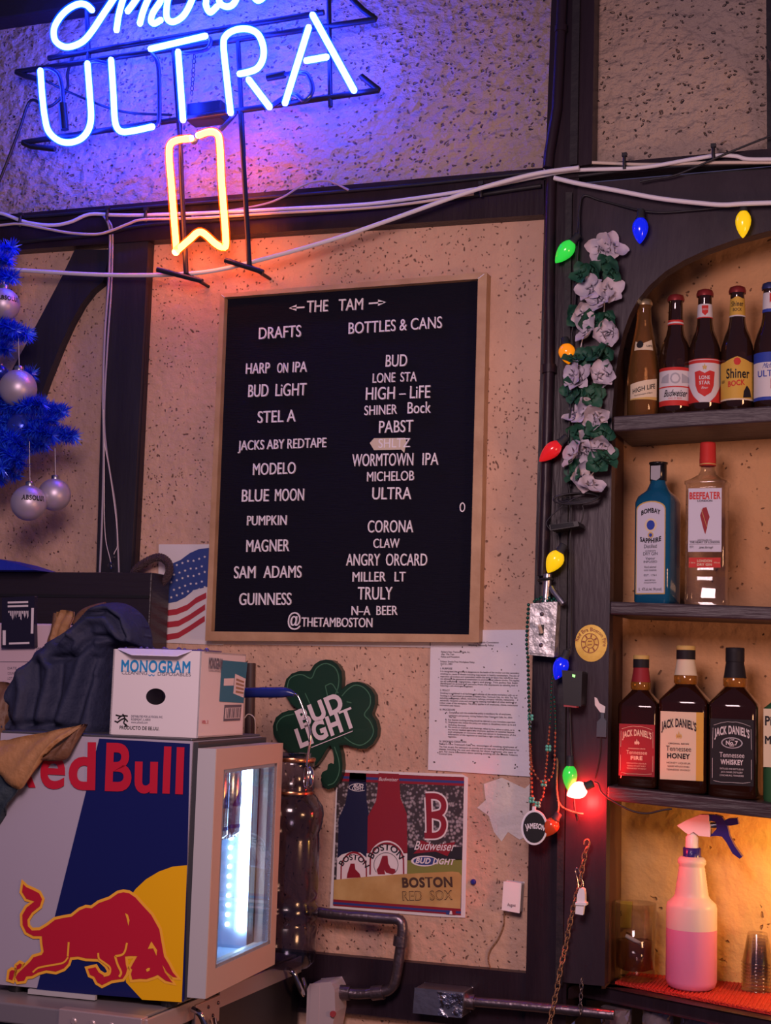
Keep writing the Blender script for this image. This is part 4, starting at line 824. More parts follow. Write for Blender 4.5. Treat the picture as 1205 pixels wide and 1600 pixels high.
mb.build('side_print', ['teal', 'card_white', 'print_grey', 'card_brown', 'fr_red'], t); turn(t)
# ------------------------------------------------------------------ cabinet, white machine and packet on the left
CY0, CY1 = -.175, -.02
CY0 = -.10; cx1 = P(236, 930, CY0).x; cz1 = P(120, 894, CY0).z
mat('cab', (.022, .016, .022), .38, bump=(20, .25, (.4, 1, 6)), coat=.2)
t = thing('black_cabinet', 'tall dark cabinet behind the jackets and the fridge', 'cabinet', (cx1-.3, -.1, ZC))
MB().box(XL+.2, cx1, CY0, CY1, ZC, cz1).build('body', 'cab', t, bevel=.003)
MB().box(XL+.2, cx1-.004, CY0-.003, CY0, cz1-.055, cz1-.049).build('lid_seam', 'black', t)
WY0, WY1 = -.36, -.20
wx1 = P(86, 1040, WY0).x; wz1 = P(40, 974, WY0).z; flat('machine', (.62, .46, .50), .5)
t = thing('printed_box', 'tall pinkish white printed box behind the navy jacket at the left edge', 'box', (P(0, 1100, WY0).x, -.28, ZC))
MB().box(wx1-.36, wx1, WY0, WY1, ZC, wz1).build('body', 'machine', t, bevel=.004)
mb = MB().tpx('2022', 56, 1018, 67.5, 1018.5, 5.5, WY0, 0, bold=.02)
for i, (a, b_) in enumerate(((12,30),(12,28),(12,31),(38,62),(38,60))): mb.tpx(['DATE', 'COUNT', 'LOT NO.', 'NET WT.', 'ITEM'][i], a, 1046+(i % 3)*8, b_-4, 1046+(i % 3)*8, 3.4, WY0, 0)
mb.stroke([P(0, 1034, WY0-.0006), P(70, 1034, WY0-.0006)], .0012, 0); mb.build('printing', 'print_grey', t)
flat('packet_dark', (.015, .013, .03), .25)
t = thing('printed_packet', 'black packet with pale striped print against the white box', 'packet', P(28, 1012, WY0-.012))
MB().prism([P(x, y, WY0-.012) for x, y in [(3,934),(54,931),(53,960),(54,1011),(2,1012)]], .011).build('body', 'packet_dark', t, bevel=.002)
mb = MB()
for i in range(12): mb.poly([P(x, y, WY0-.0126) for x, y in [(13+i*2.7,955),(14.6+i*2.7,954),(14.6+i*2.7,957+((i*7) % 5)*3),(13+i*2.7,958+((i*5) % 4)*3)]])
for y in (940, 946): mb.poly([P(x, yy, WY0-.0126) for x, yy in [(12,y),(44,y-1),(44,y+2),(12,y+3)]])
mb.poly([P(x, y, WY0-.0126) for x, y in [(4,985),(9,985),(9,1008),(4,1008)]]); mb.poly([P(x, y, WY0-.0126) for x, y in [(14,1004),(46,1003),(46,1006),(14,1007)]])
mb.poly([P(x, y, WY0-.0126) for x, y in [(49,950),(53,950),(52,990),(48,990)]]); mb.build('printing', 'pink_white', t)
# blue folded cover on the cabinet (foot of the tinsel tree)
mat('cloth_blue', (.015, .03, .42), .5, bump=(40, .3))
# ------------------------------------------------------------------ jackets: swept folds grown together
def blob(name, m_, parent, tubes, vox=.006, disp=.008, dsc=.06, smooth=4):
    mb = MB()
    for pts, r in tubes:
        q = cr([P(*p) for p in pts], 5); k_ = len(q)
        rr = [r[0]+(r[-1]-r[0])*i/(k_-1) if len(r) == 2 else r[min(int(i/(k_-1)*(len(r)-1)), len(r)-2)]*(1-(i/(k_-1)*(len(r)-1)) % 1)+r[min(int(i/(k_-1)*(len(r)-1))+1, len(r)-1)]*((i/(k_-1)*(len(r)-1)) % 1) for i in range(k_)]
        mb.tube(q, rr, 10).ball(q[0], rr[0]*.99, n=10).ball(q[-1], rr[-1]*.99, n=10)
    o = mb.build(name, m_, parent)
    rm = o.modifiers.new('r', 'REMESH'); rm.mode = 'VOXEL'; rm.voxel_size = vox; rm.use_smooth_shade = True
    s_ = o.modifiers.new('s', 'SMOOTH'); s_.iterations = smooth; s_.factor = .5
    tx = bpy.data.textures.new(name, 'CLOUDS'); tx.noise_scale = dsc; tx.noise_depth = 2
    d = o.modifiers.new('d', 'DISPLACE'); d.texture = tx; d.strength = disp; d.mid_level = .5; d.texture_coords = 'LOCAL'
    return o
mat('navy', (.018, .022, .055), .75, bump=(38, .6)); mat('tan', (.34, .17, .07), .6, bump=(70, .3)); mat('brown', (.14, .065, .035), .55, bump=(60, .3)); mat('teal_cloth', (.03, .045, .06), .7, bump=(90, .3))
t = thing('navy_jacket', 'crumpled navy jacket heaped on the fridge beside the carton', 'jacket', P(110, 1152, -.45))
A = -.43
J = lambda pts: [(x/3.636, 860+y/3.636) for x, y in pts]
def pdist(x, y, pl, closed=False):
    best = 1e9; n_ = len(pl)
    for i in range(n_ if closed else n_-1):
        ax, ay = pl[i]; bx, by = pl[(i+1) % n_]; dx, dy_ = bx-ax, by-ay; t_ = max(0, min(1, ((x-ax)*dx+(y-ay)*dy_)/(dx*dx+dy_*dy_+1e-9))); best = min(best, (x-ax-dx*t_)**2+(y-ay-dy_*t_)**2)
    return math.sqrt(best)
def inside(x, y, pl):
    c_ = False; j = len(pl)-1
    for i in range(len(pl)):
        if (pl[i][1] > y) != (pl[j][1] > y) and x < (pl[j][0]-pl[i][0])*(y-pl[i][1])/(pl[j][1]-pl[i][1])+pl[i][0]: c_ = not c_
        j = i
    return c_
def cr2(pl): return [(p.x, p.y) for p in cr([Vector((x, y, 0)) for x, y in pl], 3)]
def cloth(name, m_, parent, outline, folds, yb, depth, edge, lean, step=3.0):   # heaped cloth: puffed outline with raised folds and sunk creases
    x0, x1 = min(p[0] for p in outline), max(p[0] for p in outline); y0, y1 = min(p[1] for p in outline), max(p[1] for p in outline)
    nx, ny = int((x1-x0)/step)+2, int((y1-y0)/step)+2; idx = {}; vs = []; rim = {}
    for j in range(ny+1):
        for i in range(nx+1):
            x, y = x0+(i-.5)*step, y0+(j-.5)*step
            ins = inside(x, y, outline); d = pdist(x, y, outline, True)
            if not ins and d > step*1.5: continue
            f_ = max(0, min(1, d/edge)) if ins else 0; h = depth*math.sqrt(1-(1-f_)**2)
            for pl, w_, a_ in folds:
                q = pdist(x, y, pl)/w_
                if q < 2.5: h += a_*math.exp(-q*q)*min(1, f_*2.5)
            h += (lean*(y-y0)/(y1-y0))*min(1, f_*2)
            if not ins:                      # the rim follows the outline
                best = None
                for q in range(len(outline)):
                    ax, ay = outline[q]; bx, by = outline[(q+1) % len(outline)]; dx, dy_ = bx-ax, by-ay; t_ = max(0, min(1, ((x-ax)*dx+(y-ay)*dy_)/(dx*dx+dy_*dy_+1e-9))); c_ = (ax+dx*t_, ay+dy_*t_); e_ = (x-c_[0])**2+(y-c_[1])**2
                    if best is None or e_ < best[0]: best = (e_, c_)
                x, y = best[1]
            idx[(i, j)] = len(vs); vs.append(P(x-3, y, yb)-Vector((0, h, 0)))
    fs = [(idx[(i, j)], idx[(i, j+1)], idx[(i+1, j+1)], idx[(i+1, j)]) for (i, j) in idx if (i+1, j) in idx and (i, j+1) in idx and (i+1, j+1) in idx]
    n_ = len(vs); bk = [Vector((v.x, yb+.004, v.z)) for v in vs]; ec = {}
    for f_ in fs:
        for q in range(4): e_ = (f_[q], f_[(q+1) % 4]); ec[tuple(sorted(e_))] = ec.get(tuple(sorted(e_)), 0)+1
    side = []
    for f_ in fs:
        for q in range(4):
            a_, b_ = f_[q], f_[(q+1) % 4]
            if ec[tuple(sorted((a_, b_)))] == 1: side.append((b_, a_, n_+a_, n_+b_))
    o = MB().add(vs, fs, 0, True).add(bk, [f_[::-1] for f_ in fs], 0, True).add(vs+bk, side, 0, False).build(name, m_, parent)
    return o
JO = cr2(J([(-40,1060),(-30,990),(40,920),(100,850),(130,790),(180,700),(250,610),(330,530),(420,470),(480,420),(540,360),(600,312),(680,295),(750,315),(810,360),(850,420),(868,480),(872,530),(860,560),(700,560),(690,800),(680,1062),(470,1062),(300,1058),(140,1060)]))
R_ = .016
cloth('body', 'navy', t, JO, [
 (J([(300,560),(420,465),(560,350),(680,312),(790,375),(848,500)]), 11, .018), (J([(480,530),(560,440),(610,400),(700,405),(770,470),(800,540)]), 8, .014), (J([(440,520),(540,415),(600,372),(700,355),(770,405),(815,500)]), 4.5, -.018),
 (J([(420,620),(540,610),(590,540),(640,500),(720,490)]), 6, -.020), (J([(560,570),(600,520),(660,480),(730,480)]), 6, .012), (J([(370,600),(425,680),(410,800),(385,960)]), 8, .012), (J([(250,690),(275,800),(262,980)]), 8, .013), (J([(330,650),(345,780),(320,980)]), 6, -.012),
 (J([(350,560),(240,660),(160,780),(110,880)]), 5, -.015), (J([(20,980),(80,900),(170,760),(300,590)]), 8, .012), (J([(640,620),(620,760),(570,1000)]), 7, -.016), (J([(590,620),(560,760),(500,960)]), 9, .012), (J([(470,660),(470,820),(440,980)]), 6, -.012), (J([(130,930),(240,990),(420,985),(600,1020)]), 6, -.012), (J([(180,880),(200,960),(190,1040)]), 5, -.010), (J([(520,480),(560,520),(540,590)]), 5, .010), (J([(660,520),(690,560),(660,700)]), 6, .010)],
 A, .050, 20, .045)
t = thing('tan_jacket', 'tan work jacket with its open hem hanging over the fridge corner', 'jacket', P(40, 1225, -.62))
def sheet(name, m_, parent, pts, th=.006, y=None):
    o = MB().prism([P(*p) for p in pts], th).build(name, m_, parent, bevel=.002); return o
D = -.60
def ribbon(mb, A_, B_, th=.004, m_=0, n=10):         # soft sheet between two curves
    a, b_ = cr([P(*p) for p in A_], n), cr([P(*p) for p in B_], n); k_ = len(a); rows_ = 6; vs = []
    for s_ in (0, 1):
        for i in range(k_):
            for j in range(rows_+1):
                f_ = j/rows_; p = a[i].lerp(b_[i], f_); p = p+Vector((0, -.010*math.sin(math.pi*f_)+.004*math.sin(9*f_+i*.6)+th*s_, 0)); vs.append(p)
    N_ = k_*(rows_+1); fs = []
    for s_ in (0, 1):
        for i in range(k_-1):
            for j in range(rows_): q = [s_*N_+i*(rows_+1)+j, s_*N_+(i+1)*(rows_+1)+j, s_*N_+(i+1)*(rows_+1)+j+1, s_*N_+i*(rows_+1)+j+1]; fs.append(tuple(q if s_ == 0 else q[::-1]))
    for i in range(k_-1):
        for j in (0, rows_): fs.append((i*(rows_+1)+j, (i+1)*(rows_+1)+j, N_+(i+1)*(rows_+1)+j, N_+i*(rows_+1)+j))
    for i in (0, k_-1):
        for j in range(rows_): fs.append((i*(rows_+1)+j, i*(rows_+1)+j+1, N_+i*(rows_+1)+j+1, N_+i*(rows_+1)+j))
    return mb.add(vs, fs, m_, True)
ribbon(MB(), [(-40,1165,D-.01),(0,1157,D-.01),(50,1148,D-.01),(100,1138,D-.005),(134,1131,D)], [(-40,1200,D-.03),(0,1212,D-.035),(30,1233,D-.035),(64,1188,D-.025),(70,1180,D-.02)]).build('hem', 'tan', t)
ribbon(MB(), [(64,1186,D-.012),(90,1166,D-.012),(134,1131,D-.004)], [(68,1189,D-.016),(104,1184,D-.018),(134,1132,D-.004)]).build('lining', 'brown', t)
ribbon(MB(), [(-40,1195,D-.028),(0,1210,D-.03),(29,1232,D-.03)], [(-40,1310,D-.012),(-10,1300,D-.012),(6,1275,D-.014)]).build('sleeve', 'teal_cloth', t)
ribbon(MB(), [(-30,1075,-.50),(0,1065,-.50),(26,1072,-.49)], [(-30,1160,-.52),(0,1158,-.52),(14,1130,-.50)]).build('collar', 'brown', t)
t = thing('brown_strap', 'brown leather strap looped over the dark cabinet side of the navy jacket', 'strap', P(100, 1000, -.40))
ribbon(MB(), [(88,956,-.40),(100,953,-.40),(116,956,-.40)], [(80,1040,-.41),(95,1020,-.41),(112,1000,-.42)]).build('loop', 'tan', t)
MB().tube(cr([P(x, y, -.395) for x, y in [(88,958),(84,985),(78,1005),(80,1030)]]), .006, 8).build('stitched_edge', 'brown', t)
MB().tube(cr([P(x, y, -.40) for x, y in [(118,975),(130,958),(150,950),(165,947)]]), .008, 8).build('shoulder', 'brown', t)
# ------------------------------------------------------------------ water jug, long spoon
clear('jug', (.50, .49, .58), .14, .07)
jx = P(452, 1350, -.15); jr = .058; zj = lambda y: P(452, y, -.15).z
h0 = ZC; prof = [(jr*.8, 0), (jr, .012)]
pts_ = [(1478,1.0),(1445,1.0),(1440,.93),(1432,1.02),(1415,1.02),(1408,.92),(1395,1.0),(1385,1.02),(1310,1.0),(1300,.98),(1290,1.06),(1270,1.12),(1258,1.08),(1244,.86),(1236,.72),(1230,.76),(1222,.70),(1205,.66),(1198,.74),(1190,.74),(1184,.62),(1176,.62)]
prof += [(jr*f_, zj(y)-h0) for y, f_ in pts_ if zj(y)-h0 > .013]
t = thing('water_jug', 'smoky ribbed plastic water jug between the fridge and the wall', 'jug', (jx.x, jx.y, ZC))
MB().lathe(prof+[(0, prof[-1][1])], (jx.x, jx.y, ZC), 36).build('body', 'jug', t)
mat('copper', (.45, .2, .1), .25, .9)
for y in (1186, 1238): z = zj(y); MB().lathe([(jr*.76, -.004), (jr*.78, 0), (jr*.76, .004)], (jx.x, jx.y, z), 30).build('band', 'copper', t)
t = thing('bar_spoon', 'long bar spoon with a blue handle lying on the fridge, its bowl hanging down', 'spoon', P(385, 1092, -.24))
mat('handle_blue', (.012, .025, .16), .25)
SY = -.24
MB().tube(cr([P(x, y, SY) for x, y in [(372,1083),(400,1082),(425,1082),(448,1082),(460,1085)]], 6), [.010]*8+[.0105]*8+[.0105-.00075*i for i in range(9)], 10).build('handle', 'handle_blue', t)
MB().tube(cr([P(x, y, SY) for x, y in [(459,1084),(465,1087),(471,1100),(478,1120),(484,1140),(485,1155),(482,1175),(479,1195)]], 6), .0022, 8).build('rod', 'chrome', t)
c_ = P(478, 1214, SY); mb = MB()
q = [c_+Vector((.0085*math.cos(a*math.pi/14), -.010*math.cos(a*math.pi/14), .0215*math.sin(a*math.pi/14))) for a in range(28)]
mb.tube(q, .0018, 6, closed=True).ball(c_+Vector((.006, .006, 0)), .02, n=16, sc=(.45, .45, 1)); mb.build('bowl', 'chrome', t)
mat('brown_dark', (.05, .03, .03), .5)
t = thing('wall_rod', 'short dark upright rod on the plaster behind the carton', 'rod', P(391, 1165, -.012))
MB().tube([P(392, 1036, -.012), P(389, 1175, -.012)], .0105, 10).build('rod', 'brown_dark', t)
MB().tube(cr([P(x, y, -.024) for x, y in [(382,1122),(388,1116),(396,1120),(399,1130),(399,1160)]]), .0014, 6).build('wire_loop', 'cable_cream', t)
# ------------------------------------------------------------------ tinsel tree with its baubles
mat('tinsel', (.006, .035, .85), .22, .25); mat('tinsel_b', (.03, .13, 1.0), .25, .1)
TYc = -.11
t = thing('tinsel_tree', 'blue tinsel christmas tree standing on the dark cabinet at the left edge', 'christmas tree', (P(-70, 880, TYc).x, TYc, cz1))
tb = P(-70, 880, TYc); tb.z = cz1
MB().tube([tb, Vector((tb.x, tb.y, P(-60, 330, TYc).z))], .012, 10).build('trunk', 'tinsel', t)
sl = [P(x, y, -.15) for x, y in [(-90,870),(-10,872),(20,879),(57,891)]]
MB().prism(sl+[Vector((sl[3].x, -.15, cz1)), Vector((sl[0].x, -.15, cz1))], .1).build('stand', 'cloth_blue', t)
rnd = random.Random(11)
def branch(pts, R_, n):
    q = cr([P(*p) for p in pts], 10); mb = MB().tube(q, .003, 5, 0)
    for i in range(n):
        f_ = (i+rnd.random())/n*(len(q)-1.001); k_ = int(f_); p = q[k_].lerp(q[k_+1], f_-k_); d = (q[k_+1]-q[k_]).normalized()
        a = rnd.uniform(0, 6.283); e1 = d.orthogonal().normalized(); e2 = d.cross(e1)
        rad = e1*math.cos(a)+e2*math.sin(a); out = (rad+d*rnd.uniform(.1, .9)).normalized(); L_ = R_*rnd.uniform(.65, 1.1)
        w_ = d.cross(rad).normalized()*.0014; w_ = (w_+rad.cross(out)*rnd.uniform(-.001, .001))
        tip = p+out*L_; mid = p+out*L_*.5+d*rnd.uniform(-.002, .003)
        mb.add([p-w_, p+w_, mid+w_*.9, mid-w_*.9, tip], [(0, 1, 2, 3), (3, 2, 4)], rnd.choice((0, 0, 1)))
    return mb.build('branch', ['tinsel', 'tinsel_b'], t)
Tz = lambda pts: [(x/3.2, 340+y/3.2, d) for x, y, d in pts]
for pts, n in (([(-200,250,-.11),(-60,190,-.13),(60,150,-.15)], 700), ([(-200,330,-.11),(-60,290,-.13),(70,300,-.16)], 600), ([(-220,420,-.12),(-80,440,-.17),(30,480,-.19)], 500), ([(-220,520,-.11),(-60,590,-.16),(60,590,-.18),(135,580,-.19)], 900),
               ([(-220,640,-.11),(-60,640,-.14),(20,620,-.16)], 600), ([(-220,800,-.10),(-40,820,-.08),(80,800,-.08),(160,780,-.08)], 700), ([(-220,900,-.12),(0,930,-.18),(130,940,-.21),(210,930,-.21)], 1200), ([(-220,960,-.10),(20,960,-.15),(200,960,-.17),(310,970,-.18)], 1300),
               ([(-220,1060,-.12),(0,1060,-.19),(160,1060,-.22),(260,1090,-.22)], 1400), ([(-200,1000,-.10),(60,1010,-.15),(230,1060,-.17),(365,1095,-.18)], 1300), ([(-220,1180,-.12),(0,1160,-.19),(130,1140,-.21),(220,1130,-.21)], 1400),
               ([(-220,1180,-.13),(-80,1210,-.2),(20,1240,-.23),(70,1290,-.23)], 900), ([(-220,1230,-.12),(-80,1280,-.18),(0,1300,-.2)], 600), ([(-220,1000,-.11),(-60,1060,-.2),(60,1110,-.24),(120,1180,-.24)], 1000), ([(-200,1100,-.12),(-40,1130,-.2),(60,1190,-.25),(100,1240,-.25)], 1000), ([(-200,1150,-.12),(-60,1190,-.2),(10,1250,-.25)], 700), ([(-200,860,-.12),(-40,900,-.2),(100,890,-.2)], 800), ([(-200,960,-.12),(0,1020,-.2),(180,1020,-.21),(270,1010,-.2)], 900), ([(-200,300,-.12),(-40,220,-.2),(40,210,-.2)], 600), ([(-200,470,-.12),(-40,520,-.2),(80,560,-.22)], 700), ([(-200,580,-.12),(-40,640,-.2),(40,660,-.2)], 600)):
    branch(Tz(pts), .027, int(n*1.15))
mat('bauble', (.52, .46, .56), .42, .55); mat('bauble_blue', (.05, .08, .55), .3, .7); mat('string', (.6, .58, .68), .5)
def bauble(px, py, r, y, top, label, word=None, m_='bauble'):
    c_ = P(px, py, y); R_ = r/ppm(px, py, y)
    b_ = thing('bauble', label, 'ornament', c_-UPV*R_, 'baubles on the tinsel tree')
    MB().ball(c_, R_, n=32).build('globe', m_, b_)
    MB().lathe([(R_*.24, R_*.96), (R_*.24, R_*1.16), (R_*.2, R_*1.2)], c_, 12).build('cap', 'steel', b_)
    if top: MB().tube([c_+UPV*R_*1.18, P(px+1, top, y)], .0007, 5).build('string', 'string', b_)
    if word:
        a0 = math.atan2(CAM.x-c_.x, -(CAM.y-c_.y))+word[1]; rr = R_*1.006
        def fn(X, Y_, Z):
            la = Y_/rr+.08; lo = X/rr-word[2]/2+a0; return c_+Vector((rr*math.cos(la)*math.sin(lo), -rr*math.cos(la)*math.cos(lo), rr*math.sin(la)))
        MB().text(word[0], fn, rr*word[2], rr*.26, bold=.05).build('lettering', 'black', b_)
bauble(5, 476, 22, -.20, 440, 'silver bauble with black lettering, topmost on the tinsel tree', ('ABSOLUT', .35, 1.5))
bauble(28, 607, 25, -.20, 525, 'plain silver bauble hanging at mid height on the tinsel tree')
bauble(45, 786, 24, -.235, 690, 'silver bauble with black lettering, lowest on the tinsel tree', ('ABSOLUT', .3, 1.45))
bauble(85, 773, 22, -.19, 700, 'plain silver bauble hanging just behind the lowest lettered one')
bauble(34, 668, 20, -.20, None, 'blue tinted bauble half buried in the lower tinsel branches', None, 'bauble_blue')
bauble(1, 581, 9, -.16, None, 'small blue bauble at the left edge of the tinsel tree', None, 'bauble_blue')
# ------------------------------------------------------------------ bottles
mat('brown_glass', (.035, .014, .008), .06, trans=.35, coat=.6); mat('clear_beer', (.62, .30, .10), .05, trans=.85, ior=1.2, coat=.4)
mat('crown_red', (.26, .03, .03), .35, .4); mat('crown_gold', (.62, .50, .30), .3, .8); mat('crown_blue', (.04, .05, .16), .35, .4)
for n_, c_ in (('lb_white', (.60, .58, .60)), ('lb_red', (.52, .035, .03)), ('lb_yellow', (.58, .36, .06)), ('lb_cream', (.66, .56, .40)), ('lb_black', (.016, .014, .018)), ('lb_blue', (.03, .06, .36)), ('lb_grey', (.36, .36, .40)), ('lb_fire', (.26, .022, .03)), ('lb_gold', (.55, .38, .12)), ('lb_pale', (.55, .55, .66)), ('lb_green', (.03, .10, .04))):
    mat(n_, c_, .55, spec=.2)
class Lab:                                   # label wrapped on a round bottle; angles measured from the direction to the camera
    def __init__(s, c, rad): s.c = Vector(c); s.rad = rad; s.a0 = math.atan2(CAM.x-c[0], -(CAM.y-c[1])); s.mb = MB()
    def pt(s, a, z, lift): r = s.rad(z)+lift; a = a+s.a0; return s.c+Vector((r*math.sin(a), -r*math.cos(a), z))
    def band(s, a0, a1, z0, z1, m=0, lift=.0004, n=16, top=None, k=1):
        vs = []
        for j in range(k+1):
            for i in range(n+1):
                a = a0+(a1-a0)*i/n; zt = z1+(top(i/n) if top else 0); vs.append(s.pt(a, z0+(zt-z0)*j/k, lift))
        s.mb.add(vs, [(j*(n+1)+i, j*(n+1)+i+1, (j+1)*(n+1)+i+1, (j+1)*(n+1)+i) for j in range(k) for i in range(n)], m, True); return s
    def poly(s, pts, m, lift=.0008):         # cut into thin upright strips so that it follows the round glass
        a0, a1 = min(p[0] for p in pts), max(p[0] for p in pts); n = max(8, int((a1-a0)/.06)); col = []
        for i in range(n+1):
            a = a0+(a1-a0)*min(max(i/n, .002), .998); zs = []
            for (p, q) in zip(pts, pts[1:]+pts[:1]):
                if (p[0]-a)*(q[0]-a) <= 0 and abs(p[0]-q[0]) > 1e-9: zs.append(p[1]+(q[1]-p[1])*(a-p[0])/(q[0]-p[0]))
            if zs: col.append((s.pt(a, min(zs), lift), s.pt(a, max(zs), lift)))
        s.mb.add([v for c in col for v in c], [(2*i, 2*i+2, 2*i+3, 2*i+1) for i in range(len(col)-1)], m, True); return s
    def word(s, st, a, z, w, h, m, lift=.0009, arc=0, tilt=0, **k):
        R_ = s.rad(z)
        s.mb.text(st, lambda X, Y, Z: s.pt(a+(X-w/2)/R_, z+Y-arc*((X-w/2)/(w/2))**2+tilt*(X-w/2), lift), w, h, m, **k); return s
LM = ['lb_white', 'lb_red', 'lb_yellow', 'lb_cream', 'lb_black', 'lb_blue', 'lb_grey', 'lb_fire', 'lb_gold', 'lb_pale', 'lb_green']
WH, RD, YE, CR_, BK, BL, GY, FI, GD, PL, GN = range(11)
def prof_r(prof):
    def f(z):
        for (r0, z0), (r1, z1) in zip(prof, prof[1:]):
            if z0 <= z <= z1 and z1 > z0: return r0+(r1-r0)*(z-z0)/(z1-z0)
        return prof[-1][0]
    return f
def beer(px, pbot, ptop, y, zf, label, glass, crown, fn, slope=False):
    b0 = P(px, pbot, y); z = zf(b0.x)+.0004; Hh = P(px+4, ptop, y).z-z; k_ = Hh/.232; r = .0315
    if slope: pr = [(r*.86, 0), (r, .006), (r, .075), (r*.97, .095), (r*.80, .135), (r*.60, .165), (r*.47, .19), (r*.43, .218), (r*.47, .220), (r*.47, .228)]
    else: pr = [(r*.86, 0), (r, .006), (r, .108), (r*.97, .120), (r*.82, .138), (r*.60, .153), (r*.50, .166), (r*.45, .190), (r*.42, .216), (r*.47, .219), (r*.47, .226)]
    pr = [(a, h*k_) for a, h in pr]
    t = thing('beer_bottle', label, 'bottle', (b0.x, b0.y, z), 'beer bottles on the top shelf')
    MB().lathe(pr, (b0.x, b0.y, z), 32).build('glass_body', glass, t)
    cr_ = MB().lathe([(r*.52, .219*k_), (r*.53, .224*k_), (r*.46, .230*k_), (r*.3, .232*k_)], (b0.x, b0.y, z), 21); cr_.build('crown_cap', crown, t)
    L = Lab((b0.x, b0.y, z), prof_r(pr)); NL = Lab((b0.x, b0.y, z), prof_r(pr)); fn(L, NL, k_, r); L.mb.build('paper_label', LM, t); NL.mb.build('neck_label', LM, t); return t
def hl(L, N, k, r):
    L.band(-.9, .95, .032*k, .062*k, CR_, top=lambda f: .012*f); L.band(-.9, .95, .032*k, .034*k, GD, .0006, top=lambda f: .004*f)
    L.word('HIGH LIFE', .05, .049*k, .046, .009, BK, tilt=.25, bold=.02); L.word('The Champagne of Beers', .0, .041*k, .036, .003, BK, tilt=.2)
    N.band(-.75, .75, .128*k, .140*k, CR_, .0005, top=lambda f: .016*abs(f-.4)); N.poly([(-.3+.28*math.cos(i*.63), .139*k+.008*math.sin(i*.63)) for i in range(10)], BK, .0012); N.word('LIFE', .45, .134*k, .012, .004, BK, .0014)
def bud(L, N, k, r):
    L.band(-1.3, 1.3, .016*k, .026*k, RD); L.band(-1.3, 1.3, .026*k, .082*k, WH); L.band(-1.3, 1.3, .082*k, .088*k, RD)
    L.band(-1.3, 1.3, .050*k, .0525*k, RD, .0007); L.word('Budweiser', 0, .033*k, .046, .013, BK, shear=.3, bold=.015); L.word('KING OF BEERS', 0, .028*k, .026, .003, RD)
    L.poly([(.32*math.cos(i*.4), .067*k+.011*math.sin(i*.4)) for i in range(16)], GY); L.poly([(.22*math.cos(i*.4), .067*k+.0075*math.sin(i*.4)) for i in range(16)], WH, .0011); L.poly([(-1.0, .060*k), (-.4, .058*k), (-.4, .076*k), (-.9, .07*k)], GY); L.poly([(1.0, .060*k), (.4, .058*k), (.4, .076*k), (.9, .07*k)], GY)
    N.band(-1.4, 1.4, .172*k, .181*k, RD, .0005, top=lambda f: .003*abs(f-.5)); N.band(-1.4, 1.4, .1745*k, .1775*k, WH, .0008)
def lone(L, N, k, r):
    L.band(-1.35, 1.35, .018*k, .090*k, WH); L.band(-1.35, 1.35, .090*k, .098*k, RD); L.band(-1.35, 1.35, .0955*k, .0965*k, WH, .0007)
    L.poly([(-.62, .074*k), (-.3, .076*k), (0, .071*k), (.3, .076*k), (.62, .074*k), (.58, .05*k), (.4, .036*k), (0, .028*k), (-.4, .036*k), (-.58, .05*k)], RD)
    L.poly([((.17 if i % 2 == 0 else .07)*math.sin(i*math.pi/5), .082*k+(.0075 if i % 2 == 0 else .003)*math.cos(i*math.pi/5)) for i in range(10)], GD, .0011)
    L.word('LONE', 0, .060*k, .020, .0065, WH, .0012, bold=.03); L.word('STAR', 0, .0505*k, .020, .0065, WH, .0012, bold=.03); L.word('Beer', 0, .042*k, .012, .005, WH, .0012, shear=.3)
    L.poly([(1.25, .055*k), (1.25, .018*k), (.3, .018*k), (.7, .03*k)], RD); L.poly([(-1.25, .055*k), (-1.25, .018*k), (-.3, .018*k), (-.7, .03*k)], RD)
    N.band(-1.4, 1.4, .178*k, .203*k, WH, .0005); N.band(-1.4, 1.4, .1765*k, .1785*k, RD, .0008); N.poly([(-.45, .2*k), (.45, .2*k), (.4, .187*k), (0, .181*k), (-.4, .187*k)], RD, .0011); N.word('LONE STAR', 0, .191*k, .010, .0035, WH, .0014)
def shin(L, N, k, r):
    L.band(-1.35, 1.35, .020*k, .088*k, YE, top=lambda f: .010*max(0, 1-abs(f-.5)*3.2)); L.band(-1.35, 1.35, .018*k, .021*k, CR_, .0006)
    L.word('Shiner', .05, .058*k, .046, .018, BK, bold=.02); L.word('BOCK', -.05, .044*k, .032, .010, RD, bold=.03, tilt=.12); L.poly([(.22*math.cos(i*.5), .088*k+.0075*math.sin(i*.5)) for i in range(13)], RD); L.word('ABV', -.95, .05*k, .010, .006, BK)
    L.poly([(.35, .022*k), (.95, .024*k), (.85, .036*k), (.6, .045*k), (.4, .034*k)], BK)
    N.band(-1.4, 1.4, .176*k, .208*k, YE, .0005, top=lambda f: .004*max(0, 1-abs(f-.5)*4)); N.band(-1.4, 1.4, .174*k, .1765*k, WH, .0008); N.word('Shiner', 0, .193*k, .024, .010, BK, bold=.02); N.word('BOCK', .0, .184*k, .017, .006, BK, bold=.02)
def ult(L, N, k, r):
    L.band(-1.35, 1.35, .020*k, .082*k, WH); L.band(-1.35, 1.35, .082*k, .100*k, BL); L.word('ULTRA', 0, .056*k, .050, .012, BL, bold=.01); L.word('Michelob', .0, .071*k, .030, .010, BL, shear=.4); L.poly([(.02, .052*k), (.3, .052*k), (.3, .034*k), (.16, .040*k), (.02, .034*k)], RD)
    L.band(-1.35, 1.35, .014*k, .020*k, BL); N.band(-1.4, 1.4, .182*k, .212*k, WH, .0005); N.band(-1.4, 1.4, .176*k, .182*k, BL, .0005); N.poly([(-.1, .21*k), (.5, .21*k), (.5, .192*k), (.2, .198*k), (-.1, .192*k)], RD, .0009)
BYY = .005
